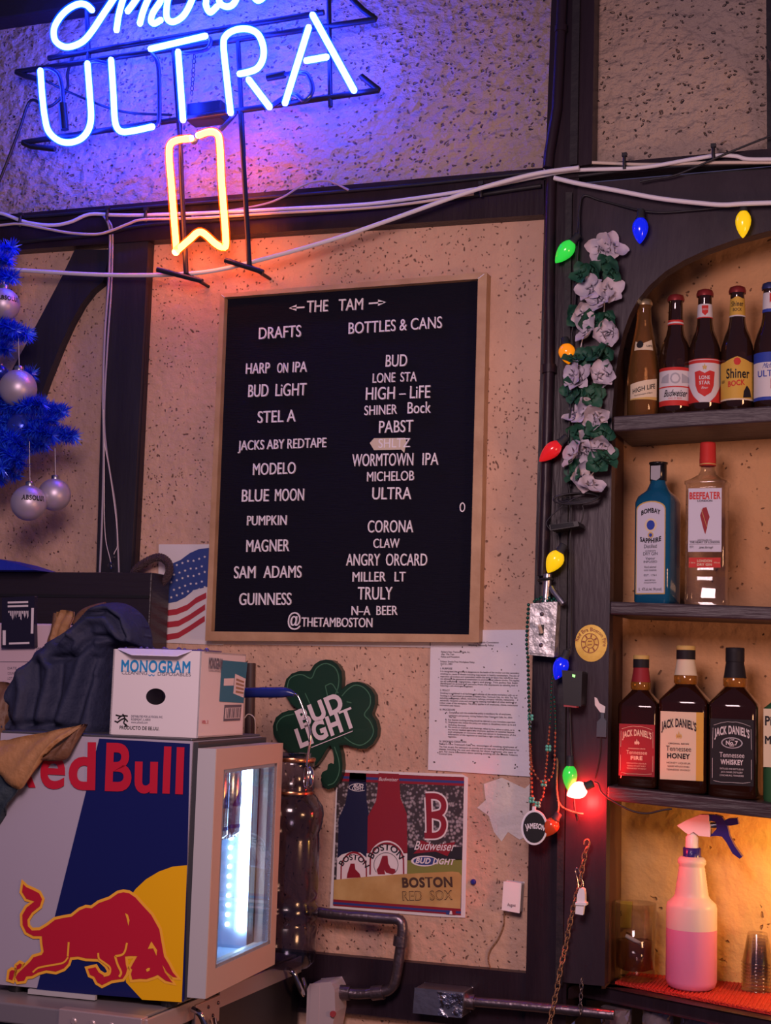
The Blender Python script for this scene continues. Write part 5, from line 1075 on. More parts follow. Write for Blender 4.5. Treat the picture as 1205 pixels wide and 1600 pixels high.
beer(1005, 646, 468, BYY, s1, 'clear tapering beer bottle with a pale slanted label, leftmost under the arch', 'clear_beer', 'crown_gold', hl, True)
beer(1055, 640, 461, BYY, s1, 'brown beer bottle with a red and white label, second from the left', 'brown_glass', 'crown_red', bud)
beer(1101, 636, 453, BYY, s1, 'brown beer bottle with a red shield label in the middle of the row', 'brown_glass', 'crown_red', lone)
beer(1152, 633, 448, BYY, s1, 'brown beer bottle with yellow labels on its neck and body', 'brown_glass', 'crown_red', shin)
beer(1204, 630, 442, BYY, s1, 'brown beer bottle with a white and blue label, cut by the right edge', 'brown_glass', 'crown_blue', ult)
# square bottles
def rrect(cx, cy, w, d, ch, rot=0, z=0):     # chamfered square ring
    w, d = w/2, d/2; ch = min(ch, w*.95, d*.95); q = []
    for sx_, sy_ in ((1, 1), (-1, 1), (-1, -1), (1, -1)):
        for k_ in range(4):
            a = (k_/3)*math.pi/2; q.append((sx_, sy_, a))
    out = []
    for sx_, sy_, a in q:
        a2 = a if sx_*sy_ > 0 else math.pi/2-a
        x = sx_*(w-ch+ch*math.cos(a2)); y = sy_*(d-ch+ch*math.sin(a2)); out.append(Vector((cx+x*math.cos(rot)-y*math.sin(rot), cy+x*math.sin(rot)+y*math.cos(rot), z)))
    return out
class Flat:                                  # a flat label on the front of a square bottle
    def __init__(s, c, d, rot): s.c = Vector(c); s.u = Vector((math.cos(rot), math.sin(rot), 0)); s.n = Vector((math.sin(rot), -math.cos(rot), 0)); s.d = d; s.mb = MB()
    def pt(s, x, z, l=.0006): return s.c+s.u*x+s.n*(s.d+l)+UPV*z
    def rect(s, x0, x1, z0, z1, m, l=.0006): s.mb.poly([s.pt(x0, z0, l), s.pt(x1, z0, l), s.pt(x1, z1, l), s.pt(x0, z1, l)], m); return s
    def poly(s, pts, m, l=.0010): s.mb.poly([s.pt(x, z, l) for x, z in pts], m); return s
    def word(s, st, x, z, w, h, m, l=.0014, arc=0, **k): s.mb.text(st, lambda X, Y, Z: s.pt(x+X-w/2, z+Y-arc*((X-w/2)/(w/2))**2+arc, l), w, h, m, **k); return s
    def line(s, pts, w, m, l=.0012): s.mb.stroke([s.pt(x, z, l) for x, z in pts], w, m, nrm=s.n if abs(s.n.y) > .9 else (0, 1, 0)); return s
def square_bottle(name, label, px, pbot, ptop, y, zf, w, d, ch, rings, glass, rot=0, grp=None, liquid=None):
    b0 = P(px, pbot, y); z = zf(b0.x)+.0004; Hh = P(px+3, ptop, y).z-z
    t = thing(name, label, 'bottle', (b0.x, b0.y, z), grp)
    rg = [rrect(b0.x, b0.y, w*a, d*b_, ch if isinstance(c_, bool) else c_, rot, z+h*Hh) for a, b_, c_, h in rings]
    MB().loft(rg).build('glass_body', glass, t); return t, (b0.x, b0.y, z), Hh
mat('jd_glass', (.030, .009, .005), .07, trans=.3, ior=1.3, coat=.7); mat('amber', (.55, .24, .04), .05, trans=.7, ior=1.25, coat=.6)
mat('bombay', (.012, .14, .30), .06, trans=.45, ior=1.25, coat=.7); clear('gin_clear', (.86, .85, .84), .04, .08)
def jd(px, pbot, ptop, w, label, style):
    t, c, Hh = square_bottle('whiskey_bottle', label, px, pbot, ptop, .02, s3, w, w*.95, w*.14,
        [(.92, .92, True, 0), (1, 1, True, .02), (1, 1, True, .60), (.985, .985, True, .625), (.50, .52, w*.2, .72), (.44, .46, w*.2, .735)], 'jd_glass', 0, 'whiskey bottles on the third shelf')
    nr = w*.235
    MB().lathe([(nr*.92, .73*Hh), (nr*1.05, .745*Hh), (nr*1.06, .785*Hh), (nr*.98, .80*Hh), (nr*.86, .86*Hh)], c, 24).build('neck', 'amber', t)
    col = {'fire': 'lb_fire', 'honey': 'lb_cream', 'black': 'lb_black'}[style]
    mb = MB().lathe([(nr*1.03, .795*Hh), (nr*.98, .81*Hh), (nr*.80, .90*Hh)], c, 24, 0).lathe([(nr*.80, .90*Hh), (nr*.82, .902*Hh), (nr*.82, .985*Hh), (nr*.76, .99*Hh)], c, 24, 0)
    mb.build('neck_sleeve', col, t)
    MB().lathe([(nr*.84, .905*Hh), (nr*.84, .97*Hh)], c, 24).build('cap_band', 'lb_black', t)
    MB().lathe([(nr*.84, .97*Hh), (nr*.84, .995*Hh), (nr*.78, Hh), (0, Hh)], c, 24).build('cap_top', {'fire': 'lb_gold', 'honey': 'lb_gold', 'black': 'lb_black'}[style], t)
    F = Flat(c, w*.475, 0); hw = w*.44; z0, z1 = .085*Hh, {'fire': .475, 'honey': .545, 'black': .52}[style]*Hh; T = {'fire': CR_, 'honey': BK, 'black': WH}[style]; g = (z1-z0)
    F.rect(-hw, hw, z0, z1, {'fire': FI, 'honey': CR_, 'black': BK}[style])
    if style == 'honey': F.rect(hw*.66, hw, z0, z1, YE, .0007)
    off = -hw*.14 if style == 'honey' else 0
    F.word("JACK DANIEL'S", off, z0+g*.72, hw*1.62, g*.115, T, arc=g*.06, bold=.035)
    if style == 'black':
        F.poly([(hw*.50*math.cos(i*.314), z0+g*.64+g*.085*math.sin(i*.314)) for i in range(20)], GY); F.poly([(hw*.44*math.cos(i*.314), z0+g*.64+g*.07*math.sin(i*.314)) for i in range(20)], BK, .0012); F.word('No.7', 0, z0+g*.61, hw*.55, g*.06, WH, .0016, bold=.04); F.word('Old', 0, z0+g*.675, hw*.2, g*.03, WH, .0016)
    else:
        for i in (-1, 0, 1): F.poly([(off+i*hw*.09, z0+g*.60), (off+i*hw*.09+hw*.07, z0+g*.64), (off+i*hw*.09, z0+g*(.72 if i == 0 else .68)), (off+i*hw*.09-hw*.05, z0+g*.64)], GD if style == 'honey' else CR_)
    F.word({'fire': 'CINNAMON SPICE', 'honey': 'ORIGINAL RECIPE', 'black': 'BRAND'}[style], off, z0+g*(.52 if style != 'black' else .585), hw*(.95 if style != 'black' else .2), g*.02, T, bold=.02)
    F.word('Tennessee', off, z0+g*.42, hw*1.15, g*.075, T, bold=.0); F.word({'fire': 'FIRE', 'honey': 'HONEY', 'black': 'WHISKEY'}[style], off, z0+g*.315, hw*(.66 if style == 'fire' else 1.05), g*.07, T, bold=.04)
    ln = {'fire': ['CINNAMON LIQUEUR', 'BLENDED WITH JACK DANIELS', 'TENNESSEE WHISKEY'], 'honey': ['HONEY LIQUEUR', 'BLENDED WITH JACK DANIELS', 'TENNESSEE WHISKEY'], 'black': ['DISTILLED AND BOTTLED BY', 'JACK DANIEL DISTILLERY', 'LYNCHBURG, TENNESSEE']}[style]
    for i, s_ in enumerate(ln): F.word(s_, off, z0+g*(.235-.05*i), hw*(1.1-.1*(i % 2)), g*.024, T)
    if style != 'honey':
        for s_ in (-1, 1):
            F.line([(s_*hw*.9, z0+g*.10), (s_*hw*.9, z0+g*.40)], .0006, T); F.line([(s_*hw*.9, z0+g*.55), (s_*hw*.88, z0+g*.86)], .0006, T)
            F.line([(s_*hw*.85, z0+g*.90), (s_*hw*.5, z0+g*.94), (s_*hw*.2, z0+g*.96), (0, z0+g*.955)], .0006, T); F.line([(s_*hw*.85, z0+g*.06), (s_*hw*.5, z0+g*.04), (0, z0+g*.045)], .0006, T)
    F.mb.build('front_label', LM, t)
jd(1000, 1236, 1024, .078, 'square whiskey bottle with a red label, smallest of the three', 'fire')
jd(1070.5, 1242, 1009, .092, 'square honey whiskey bottle with a cream label, in the middle', 'honey')
jd(1148, 1248, 1012, .090, 'square whiskey bottle with a black label and black neck', 'black')
t, c, Hh = square_bottle('liquor_bottle', 'green shouldered bottle with a pale yellow label, cut off by the right edge', 1228, 1256, 1072, .02, s3, .08, .05, .016, [(.95, .95, True, 0), (1, 1, True, .03), (1, 1, True, .80), (.5, .6, .02, .88), (.36, .5, .012, .92), (.36, .5, .012, 1)], 'lb_green')
F = Flat(c, .025, 0); F.rect(-.038, .038, .06*Hh*5, .80*Hh, CR_); F.word('Pig', -.024, .66*Hh, .022, .016, BK, bold=.03); F.word('Mac', -.022, .5*Hh, .026, .014, BK, bold=.03); F.mb.build('front_label', LM, t)
# gins
t, c, Hh = square_bottle('gin_bottle', 'blue square gin bottle with an arched silver label', 1027, 941, 723, .025, s2, .074, .066, .010, [(.94, .94, True, 0), (1, 1, True, .02), (1, 1, True, .71), (.92, .94, .016, .755), (.60, .66, .02, .80), (.42, .47, .0145, .85), (.38, .43, .0135, .90)], 'bombay', math.radians(-14), 'gin bottles on the second shelf')
nr = .0165; MB().lathe([(nr, .87*Hh), (nr, .985*Hh), (nr*1.12, .988*Hh), (nr*1.12, Hh), (0, Hh)], c, 24).build('cap', 'black_gloss', t)
F = Flat(c, .033, math.radians(-14)); F.mb.poly([F.pt(x, z, .0175-.033+.0006) for x, z in [(-.008,.875*Hh),(.004,.865*Hh),(.012,.885*Hh),(.012,.97*Hh),(-.008,.97*Hh)]], GY)
hw = .0305
def archp(hw, z0, z1, r): return [(-hw, z0), (hw, z0), (hw, z1-r)]+[(hw*math.cos(i*math.pi/10), z1-r+r*math.sin(i*math.pi/10)) for i in range(1, 10)]+[(-hw, z1-r)]
F.poly(archp(hw, .065*Hh, .715*Hh, .016), GD, .0005); F.poly(archp(hw-.002, .073*Hh, .706*Hh, .015), PL, .0009)
F.word('BOMBAY', 0, .615*Hh, .040, .0085, BK, arc=.005, bold=.04); F.word('SAPPHIRE', 0, .435*Hh, .044, .0085, BK, arc=-.004, bold=.04)
F.poly([(.013*math.cos(i*.4), .545*Hh+.0135*math.sin(i*.4)) for i in range(16)], CR_); F.poly([(.0085*math.cos(i*.4), .545*Hh+.0095*math.sin(i*.4)) for i in range(16)], BL, .0013); F.poly([(.006*math.cos(i*.5), .475*Hh+.006*math.sin(i*.5)) for i in range(13)], GD, .0012); F.poly([(.0035*math.cos(i*.5), .475*Hh+.0035*math.sin(i*.5)) for i in range(13)], BL, .0015)
for s_, z, w_, h_ in (('Distilled', .385, .026, .007), ('LONDON', .36, .022, .0032), ('DRY GIN', .335, .030, .006), ('Vapour', .305, .020, .005), ('INFUSED', .282, .028, .0042), ('Hand selected', .245, .024, .0045), ('exotic botanicals', .225, .026, .004), ('EST. 1761', .19, .026, .0035), ('IMPORTED', .155, .022, .003), ('DISTILLED IN ENGLAND', .14, .026, .0026), ('1L   47% alc./vol. (94 proof)', .09, .048, .0055)): F.word(s_, 0, z*Hh, w_, h_, BK)
F.mb.build('front_label', LM, t)
t, c, Hh = square_bottle('gin_bottle', 'clear square gin bottle with a red cap and white label', 1105, 943, 692, .025, s2, .080, .072, .008, [(.94, .94, True, 0), (1, 1, True, .025), (.97, .97, True, .05), (.95, .95, True, .73), (1.02, 1.02, True, .735), (1.02, 1.02, True, .752), (.85, .85, .012, .765), (.46, .5, .018, .80), (.34, .37, .0125, .83), (.33, .36, .012, .86)], 'gin_clear', 0, 'gin bottles on the second shelf')
nr = .0158; MB().lathe([(nr*.95, .855*Hh), (nr*1.02, .857*Hh), (nr*1.02, .90*Hh), (nr, .905*Hh), (nr*.96, .99*Hh), (nr*.9, Hh), (0, Hh)], c, 24).build('cap', 'lb_red', t)
MB().lathe([(nr*1.03, .862*Hh), (nr*1.03, .868*Hh)], c, 24).build('cap_band', 'lb_gold', t)
F = Flat(c, .036, 0); hw = .0315
F.rect(-hw, hw, .32*Hh, .705*Hh, PL); F.word('BEEFEATER', 0, .640*Hh, .059, .0125, RD, bold=.04); F.word('LONDON', 0, .622*Hh, .028, .0038, BK, bold=.02)
F.poly([(-.004,.585*Hh),(.003,.59*Hh),(.006,.56*Hh),(.009,.53*Hh),(.006,.50*Hh),(.004,.46*Hh),(.001,.425*Hh),(-.002,.45*Hh),(-.006,.50*Hh),(-.009,.54*Hh)], FI); F.line([(-.007,.58*Hh),(.004,.47*Hh)], .0008, GD, .0014)   # plain red emblem
F.word('DISTILLED IN', 0, .388*Hh, .026, .0025, BK); F.word('THE HEART OF LONDON', 0, .372*Hh, .056, .0035, BK, bold=.02); F.word('James Burrough', .002, .340*Hh, .026, .0045, BK, shear=.4); F.line([(-.029,.386*Hh),(.029,.386*Hh)], .0004, BK); F.line([(-.029,.366*Hh),(.029,.366*Hh)], .0004, BK); F.word('EST.', -.024, .343*Hh, .008, .004, BK)
F.rect(-hw*.95, hw*.95, .225*Hh, .285*Hh, RD); F.word('LONDON', 0, .258*Hh, .028, .0045, CR_, bold=.03); F.word('DRY GIN', 0, .236*Hh, .028, .0045, CR_, bold=.03); F.word('1 litre', -.023, .25*Hh, .011, .003, CR_); F.word('47% vol', .023, .25*Hh, .011, .003, CR_); F.mb.build('front_label', LM, t)
# ------------------------------------------------------------------ spray bottle
SYY = .045; b0 = P(1080, 1550, SYY); sk = ppm(1080, 1450, SYY); c = Vector((b0.x, b0.y, ZM+.0003)); zz = lambda py: P(1080, py, SYY).z-c.z
mat('hdpe', (.86, .70, .66), .35, sub=.25, trans=.25, ior=1.3); mat('pink_liquid', (.68, .23, .42), .3, sub=.3); mat('trig_blue', (.03, .02, .20), .25); mat('trig_white', (.78, .72, .72), .35)
t = thing('spray_bottle', 'translucent spray bottle of pink liquid with a blue trigger', 'spray bottle', c)
r = 39.5/sk
MB().lathe([(r*.80, 0), (r*.93, .004), (r, .014), (r, zz(1450))], c, 36).build('liquid', 'pink_liquid', t)
pr = [(r, zz(1450)), (r, zz(1418)), (r*.96, zz(1411)), (r*.74, zz(1403)), (r*.66, zz(1398))]
for i in range(9): y = 1394-i*4.6; pr += [(r*(.655-.016*i), zz(y)), (r*(.635-.016*i), zz(y-2.3))]
pr += [(r*.50, zz(1352)), (r*.56, zz(1349)), (r*.56, zz(1344)), (r*.50, zz(1340)), (r*.40, zz(1338))]
MB().lathe(pr, c, 36).build('bottle_body', 'hdpe', t)
MB().lathe([(r*.36, zz(1340)), (r*.36, zz(1325)), (r*.32, zz(1324))], c, 28).build('collar', 'trig_blue', t)
MB().tpx('5 OZ', 1074, 1337, 1088, 1338, 6, c.y-r*.37, bold=.02).build('collar_marking', 'pin_blue', t)
MB().lathe([(r*.26, zz(1325)), (r*.25, zz(1308)), (r*.20, zz(1306)), (r*.19, zz(1298)), (r*.12, zz(1295))], c, 24).build('stem', 'trig_white', t)
dy = .012
hd = [P(x, y, SYY-dy) for x, y in [(1058,1290),(1072,1282),(1094,1273),(1108,1273),(1108,1284),(1110,1290),(1110,1308),(1092,1306),(1084,1300),(1076,1304),(1070,1300)]]
MB().prism(hd, dy*2).build('head', 'trig_white', t, bevel=.003)
MB().tube([P(1108, 1290, SYY), P(1120, 1289, SYY)], .0055, 10).build('plunger', 'steel', t)
MB().prism([P(x, y, SYY-dy*.8) for x, y in [(1101,1283),(1102,1273),(1118,1273),(1128,1276),(1133,1284),(1137,1292),(1140,1306),(1148,1322),(1160,1339),(1156,1342),(1145,1334),(1135,1316),(1128,1307),(1118,1306),(1109,1307),(1120,1295),(1119,1285),(1112,1283)]], dy*1.6).build('trigger', 'trig_blue', t, bevel=.002)
MB().prism([P(x, y, SYY-dy*.7) for x, y in [(1130,1283),(1138,1279),(1152,1278),(1154,1288),(1142,1290),(1134,1290)]], dy*1.4).build('nozzle', 'trig_blue', t, bevel=.002)
# ------------------------------------------------------------------ glass with butts, note behind, stacked cups
GY_ = .07; c = Vector((P(992, 1530, GY_).x, GY_, ZM+.0003)); r = 32/ppm(992, 1470, GY_); h = P(992, 1410, GY_).z-c.z
clear('water', (.62, .52, .50), .08, .05)
t = thing('rocks_glass', 'tall clear glass with murky water and butts beside the spray bottle', 'glass', c)
MB().lathe([(r*.86, 0), (r*.93, .003), (r, h), (r*.955, h), (r*.90, .022), (r*.60, .018), (0, .017)], c, 32).build('glass_body', 'glass', t)
MB().lathe([(r*.6, .0185), (r*.885, .024), (r*.92, h*.50), (0, h*.50)], c, 28).build('murky_water', 'water', t)
cb = thing('cigarette_butt', 'white cigarette butt floating in the tall glass', 'cigarette butt', c+Vector((0, -.012, h*.5)))
mat('butt', (.62, .58, .55), .7)
MB().tube([c+Vector((-.016, -.012, h*.5+.010)), c+Vector((.012, -.014, h*.5-.002))], .004, 8).build('paper_roll', 'butt', cb)
MB().tube([c+Vector((.012, -.014, h*.5-.002)), c+Vector((.020, -.0145, h*.5-.0055))], .0041, 8).build('filter', 'masking', cb)
mat('note_y', (.62, .46, .05), .6)
mb = MB().prism([P(x, y, .143) for x, y in [(955,1407),(988,1409),(986,1450),(953,1449)]], .003); mb.tpx('TIPS', 957, 1430, 972, 1431, 7, .143, 1, bold=.03)
tag(mb.build('sticky_note', ['note_y', 'black']), 'small yellow note stuck up behind the tall glass', 'note')
clear('cup_plastic', (.90, .88, .88), .08, .07)
CYp = .085; c = Vector((P(1184, 1545, CYp).x, CYp, ZM+.0003)); k_ = ppm(1184, 1500, CYp); r = 25/k_; full = P(1184, 1457, CYp).z-c.z; st = 5.3/k_
ch = full-st*8
words_ = ['bottom', 'second from the bottom', 'third from the bottom', 'fourth from the bottom', 'middle', 'fourth from the top', 'third from the top', 'second from the top', 'topmost']
for i in range(9):
    z = c.z+st*i; cc = Vector((c.x, c.y, z)); o = MB().lathe([(r*1.03, 0), (r*1.03, .0015), (r*.96, .003), (r*.62, ch-.001), (r*.60, ch), (0, ch)], cc, 26).build('shot_cup', 'cup_plastic', loc=cc)
    tag(o, 'clear upside down shot cup, %s in the stack on the mat' % words_[i], 'cup', 'upside down shot cups')
mat('crystal', (.75, .62, .72), .06, trans=.8, ior=1.5, coat=.4)
GZ = P(965, 1575, .03).z; GB = GZ-.10
for i, (x, lab_) in enumerate(((963, 'faceted crystal tumbler upside down below the ledge, under the tall glass'), (1028, 'faceted crystal tumbler upside down below the ledge, left of the spray bottle'), (1088, 'faceted crystal tumbler upside down below the ledge, under the spray bottle'))):
    c = P(x, 1598+i*5, .0); c.z = P(x, 1574+i*4.5, .0).z-.10; rr = .0275
    mb = MB(); nn = 16; rows_ = 9; vs = []
    for j in range(rows_+1):
        for q in range(nn):
            a = 2*math.pi*(q+.5*(j % 2))/nn; bump_ = 1+.05*((q+j) % 2); vs.append(c+Vector((rr*bump_*math.cos(a), rr*bump_*math.sin(a), .10*j/rows_)))
    fs = []
    for j in range(rows_):
        for q in range(nn): fs.append((j*nn+q, j*nn+(q+1) % nn, (j+1)*nn+(q+1) % nn, (j+1)*nn+q))
    mb.add(vs, fs+[tuple(range(rows_*nn, rows_*nn+nn))]); tag(mb.build('crystal_tumbler', 'crystal', loc=c), lab_, 'glass', 'crystal tumblers under the ledge')
zs_ = P(963, 1574, .0).z-.10
tag(MB().box(XPOST+.06, XR, -.06, ND-.002, zs_-.03, zs_-.012).build('under_shelf', 'timber', loc=(XPOST+.3, 0, zs_-.03)), 'dark shelf below the ledge holding the crystal tumblers', 'shelf')
# ------------------------------------------------------------------ string lights
t = thing('string_lights', 'string of coloured christmas bulbs on a black wire down the post and across the arch', 'string lights', P(895, 700, -.05))
def bulbmat(n_, c_, e_, s_): mat(n_, c_, .18, emit=e_, es=s_, coat=.5, trans=.1)
bulbmat('b_green', (.05, .55, .08), (.02, .80, .06), .55); bulbmat('b_yellow', (.75, .55, .02), (1, .62, .0), .55); bulbmat('b_blue', (.01, .02, .55), (.0, .012, .75), .75); bulbmat('b_red', (.5, .02, .02), (.8, .01, .015), .45); bulbmat('b_orange', (.7, .22, .02), (1, .28, .0), .6); bulbmat('b_dull', (.5, .06, .02), (.6, .05, .01), .2)
mat('b_lit', (1, .2, .2), .3, emit=(60, 1.7, 1.3), es=1.0)
mat('socket', (.025, .028, .032), .55)
WY = -.062
def bulb(sx_, sy_, tx_, ty_, w, m_, y=WY, y2=None):
    a = P(sx_, sy_, y); b_ = P(tx_, ty_, y if y2 is None else y2); d = (b_-a); L_ = d.length; d.normalize(); r = w/2/ppm(sx_, sy_, y)
    pf = [(.42, 0), (.72, .10), (.92, .22), (1.0, .36), (.95, .50), (.78, .66), (.52, .82), (.24, .94), (.06, .995), (0, 1)]
    o = MB().lathe([(q*r, h*L_) for q, h in pf], a, 22, ax=d).build('bulb', m_, t)
    MB().lathe([(r*.34, -L_*.36), (r*.46, -L_*.33), (r*.50, -L_*.06), (r*.60, -L_*.03), (r*.60, .02*L_)], a, 14, ax=d).build('socket', 'socket', t); return a-d*L_*.34
e = [bulb(1001, 341, 1000, 381, 25, 'b_blue'), bulb(1162, 330, 1161, 372, 25, 'b_yellow'), bulb(895, 378, 868, 411, 25, 'b_green'), bulb(884, 538, 889, 569, 26, 'b_orange', -.055), bulb(875, 692, 843, 721, 24, 'b_red', -.066),
     bulb(875, 862, 856, 895, 27, 'b_yellow', -.07), bulb(882, 1028, 868, 1062, 24, 'b_blue', -.07), bulb(891, 1196, 890, 1238, 23, 'b_green', -.062), bulb(916, 1229, 886, 1243, 26, 'b_lit', -.068), bulb(868, 1280, 852, 1307, 24, 'b_dull', -.075)]
w_ = [(1300,306,-.05),(1205,314,-.05),(1162,318,-.055),(1130,324,-.05),(1080,329,-.045),(1035,332,-.045),(1001,329,-.05),(965,320,-.045),(935,312,-.042),(912,306,-.045),(906,330,-.05),(905,366,-.055),(901,430,-.055),(897,500,-.055),(893,530,-.055),(893,610,-.055),(889,672,-.06),(888,740,-.055),(893,800,-.06),(891,846,-.065),(892,920,-.06),(892,1000,-.06),(889,1018,-.065),(886,1040,-.055),(890,1100,-.05),(893,1175,-.055),(896,1215,-.06),(898,1260,-.055),(903,1282,-.05)]
MB().tube(cr([P(*q) for q in w_], 6), .0021, 7).build('wire', 'cable_black', t)
MB().tube(cr([P(x, y, -.052) for x, y in [(908,310),(902,360),(899,450),(895,520),(896,640),(892,760)]], 6), .0018, 6).build('wire', 'cable_black', t)
MB().tube(cr([P(x, y, -.058) for x, y in [(929,1222),(935,1225),(940,1238),(955,1250),(985,1266),(1010,1271),(1035,1266),(1050,1264)]], 6), .0018, 6).build('wire', 'cable_black', t)
MB().tube(cr([P(x, y, -.062) for x, y in [(872,1268),(873,1258),(870,1230),(871,1190),(868,1185)]], 6), .0022, 6).build('wire', 'rust', t)
MB().tube(cr([P(x, y, -.056) for x, y in [(871,1250),(880,1262),(900,1270),(912,1272)]], 6), .0022, 6).build('wire', 'rust', t)
point('lit_bulb_glow', P(914, 1257, -.068), 2.2, (1, .025, .02), .01)
t = thing('solar_controller', 'flat black controller box on the post with looped wires above it', 'controller', P(882, 834, -.05))
MB().prism([P(x, y, -.095) for x, y in [(858,820),(903,814),(905,822),(860,829)]], .05).build('case', 'black', t, bevel=.002)
MB().prism([P(x, y, -.096) for x, y in [(860,820),(896,815.5),(897,822),(861,827)]], .001).build('panel', 'black_gloss', t)
MB().tube(cr([P(x, y, -.07) for x, y in [(860,828),(854,818),(860,808),(880,790),(900,778),(908,784),(912,800),(908,818)]]), .0013, 6).build('lead', 'cable_black', t)
mb = MB()
for i in range(4):
    mb.tube([P(912+(26+i*3)*math.cos(a*math.pi/12)-i*4, 776+(5+i*1.2)*math.sin(a*math.pi/12)+math.cos(a*math.pi/12)*-2+i, -.06-.004*i-.006*math.sin(a*math.pi/12)) for a in range(24)], .0019, 6, closed=True)
mb.build('wire_coil', 'cable_black', t)
# ------------------------------------------------------------------ flower lei
mat('petal', (.52, .47, .54), .6, sub=.1); mat('leaf', (.015, .085, .05), .6); mat('lei_string', (.60, .56, .58), .6)
t = thing('flower_lei', 'garland of white cloth flowers and green leaves hanging on the niche panel', 'garland', P(912, 770, -.05))
LY = -.058
for q in ([(948,372),(946,440),(943,500),(938,560),(928,610),(920,690),(935,720),(918,752)], [(940,400),(922,470),(910,530),(901,590),(890,640)]): MB().tube(cr([P(x, y, LY+.006) for x, y in q]), .0014, 5).build('string', 'lei_string', t)
rnd = random.Random(21)
def blossom(px, py, R_, m_, name, n):
    mb = MB(); r = R_/ppm(px, py, LY); y = LY-rnd.uniform(0, .014); c_ = P(px, py, y); ax = Vector((rnd.uniform(-.9, .9), -1, rnd.uniform(-.9, 1.1))).normalized(); e1 = ax.orthogonal().normalized(); e2 = ax.cross(e1); ph = rnd.uniform(0, 6)
    for k_ in range(n):
        a = ph+2*math.pi*k_/n+rnd.uniform(-.2, .2); d = e1*math.cos(a)+e2*math.sin(a); s_ = ax.cross(d); L_ = r*rnd.uniform(.85, 1.15); w = L_*.50; cup = rnd.uniform(-.1, .5); vs = [c_]; rows_ = 7
        for j in range(1, rows_+1):
            f_ = j/rows_; ww = w*math.sqrt(max(0, 1-(1.75*f_-.80)**2)); hh = L_*cup*f_*f_+.002*math.sin(7*f_+k_)
            for i in range(5): g = (i-2)/2; vs.append(c_+d*L_*(f_-.10*g*g*f_)+s_*ww*g+ax*(hh+.22*ww*g*g))
        fs = [(0, 1+i, 2+i) for i in range(4)]+[(1+(j-1)*5+i, 1+(j-1)*5+i+1, 1+j*5+i+1, 1+j*5+i) for j in range(1, rows_) for i in range(4)]
        mb.add(vs, fs, 0, True)
    if m_ == 'petal': mb.ball(c_+ax*.002, .0025, 0, 8)
    mb.build(name, m_, t)
for px, py in [(940,386),(956,388),(926,452),(950,455),(938,470),(910,492),(944,522),(918,520),(958,520),(896,584),(908,592),(936,588),(948,584),(902,648),(918,644),(932,652),(922,660),(896,708),(914,704),(938,698),(926,694),(908,748),(924,758)]: blossom(px, py, 24, 'petal', 'flower', rnd.choice((4, 5)))
for px, py in [(948,412),(926,422),(908,430),(956,424),(900,494),(920,500),(952,498),(934,504),(898,560),(914,560),(936,552),(946,556),(892,610),(906,616),(930,612),(924,620),(930,674),(946,676),(904,676),(914,684),(948,716),(934,724),(896,740),(904,732)]: blossom(px, py, 20, 'leaf', 'leaf', 4)
# ------------------------------------------------------------------ bead necklaces, medallion
mat('bead_green', (.01, .10, .07), .2, .5); mat('bead_mint', (.12, .50, .38), .3, .2); mat('bead_rust', (.38, .13, .07), .3, .4)
def beads(pts, r, mats_, t_, n, y): 
    q = cr([P(a, b_, y) for a, b_ in pts], 12); Ls = [0]
    for i in range(1, len(q)): Ls.append(Ls[-1]+(q[i]-q[i-1]).length)
    parts_ = {}
    for i in range(n):
        s_ = Ls[-1]*i/(n-1); j = max(1, next((k_ for k_ in range(len(Ls)) if Ls[k_] >= s_-1e-9), len(Ls)-1)); f_ = (s_-Ls[j-1])/max(1e-9, Ls[j]-Ls[j-1]); p = q[j-1].lerp(q[j], f_)
        parts_.setdefault(mats_(i/(n-1)), MB()).ball(p, r, n=8)
    for m_, mb in parts_.items(): mb.tube(q, .0007, 4).build('bead_strand', m_, t_)
def clover(px, py, y, t_):
    c_ = P(px, py, y); mb = MB()
    for k_ in range(4): mb.ball(c_+Vector((.0042*math.cos(k_*1.571+.785), 0, .0042*math.sin(k_*1.571+.785))), .0034, n=8, sc=(1, .5, 1))
    mb.build('clover_charm', 'bead_mint', t_)
t = thing('bead_necklace', 'green bead necklace with a round black whiskey medallion, hung over the switch box', 'necklace', P(836, 1320, -.07))
beads([(826,945),(823,1000),(825,1030),(826,1080),(828,1140),(829,1175),(830,1215),(831,1240),(834,1258)], .0035, lambda f: 'bead_green' if f < .7 else 'bead_rust', t, 46, -.066)
beads([(870,1030),(862,1070),(861,1110),(857,1160),(855,1185),(851,1220),(848,1245),(836,1258)], .0026, lambda f: 'bead_green' if f < .45 else 'bead_rust', t, 38, -.07)
for x, y in ((857, 1169), (850, 1224), (831, 1250), (840, 1257), (829, 1121)): clover(x, y, -.074, t)
MB().prism(ell(835, 1293, 20.5, 27.5, -.083, 36), .004).build('medal_rim', 'letter_white', t)
mb = MB().prism(ell(835, 1293, 17.5, 24, -.0845, 32), .0012, 0); arcpx(mb, 'JAMESON', 835.5, 1333, 37, -22, 22, 7.5, -.085, 1, .04); mb.build('medal_face', ['black', 'letter_white'], t)
MB().prism([P(x, y, -.0838) for x, y in [(832,1260),(837,1260),(837,1274),(831,1274)]], .003).build('medal_tab', 'letter_white', t)
t = thing('bead_necklace', 'second bead necklace, looping in rust and green below the switch box', 'necklace', P(848, 1225, -.078))
beads([(824,1020),(827,1100),(829,1180),(834,1205),(843,1219),(852,1222),(862,1213),(866,1195),(867,1170),(868,1130),(866,1090)], .0026, lambda f: 'bead_green' if f < .35 or f > .85 else 'bead_rust', t, 52, -.078)
mb = MB(); rnd = random.Random(2)
for i in range(11): mb.ball(P(835+i*3.4, 938-(3 if i % 2 else 0)+rnd.uniform(-2, 2), -.058), .0032, n=8)
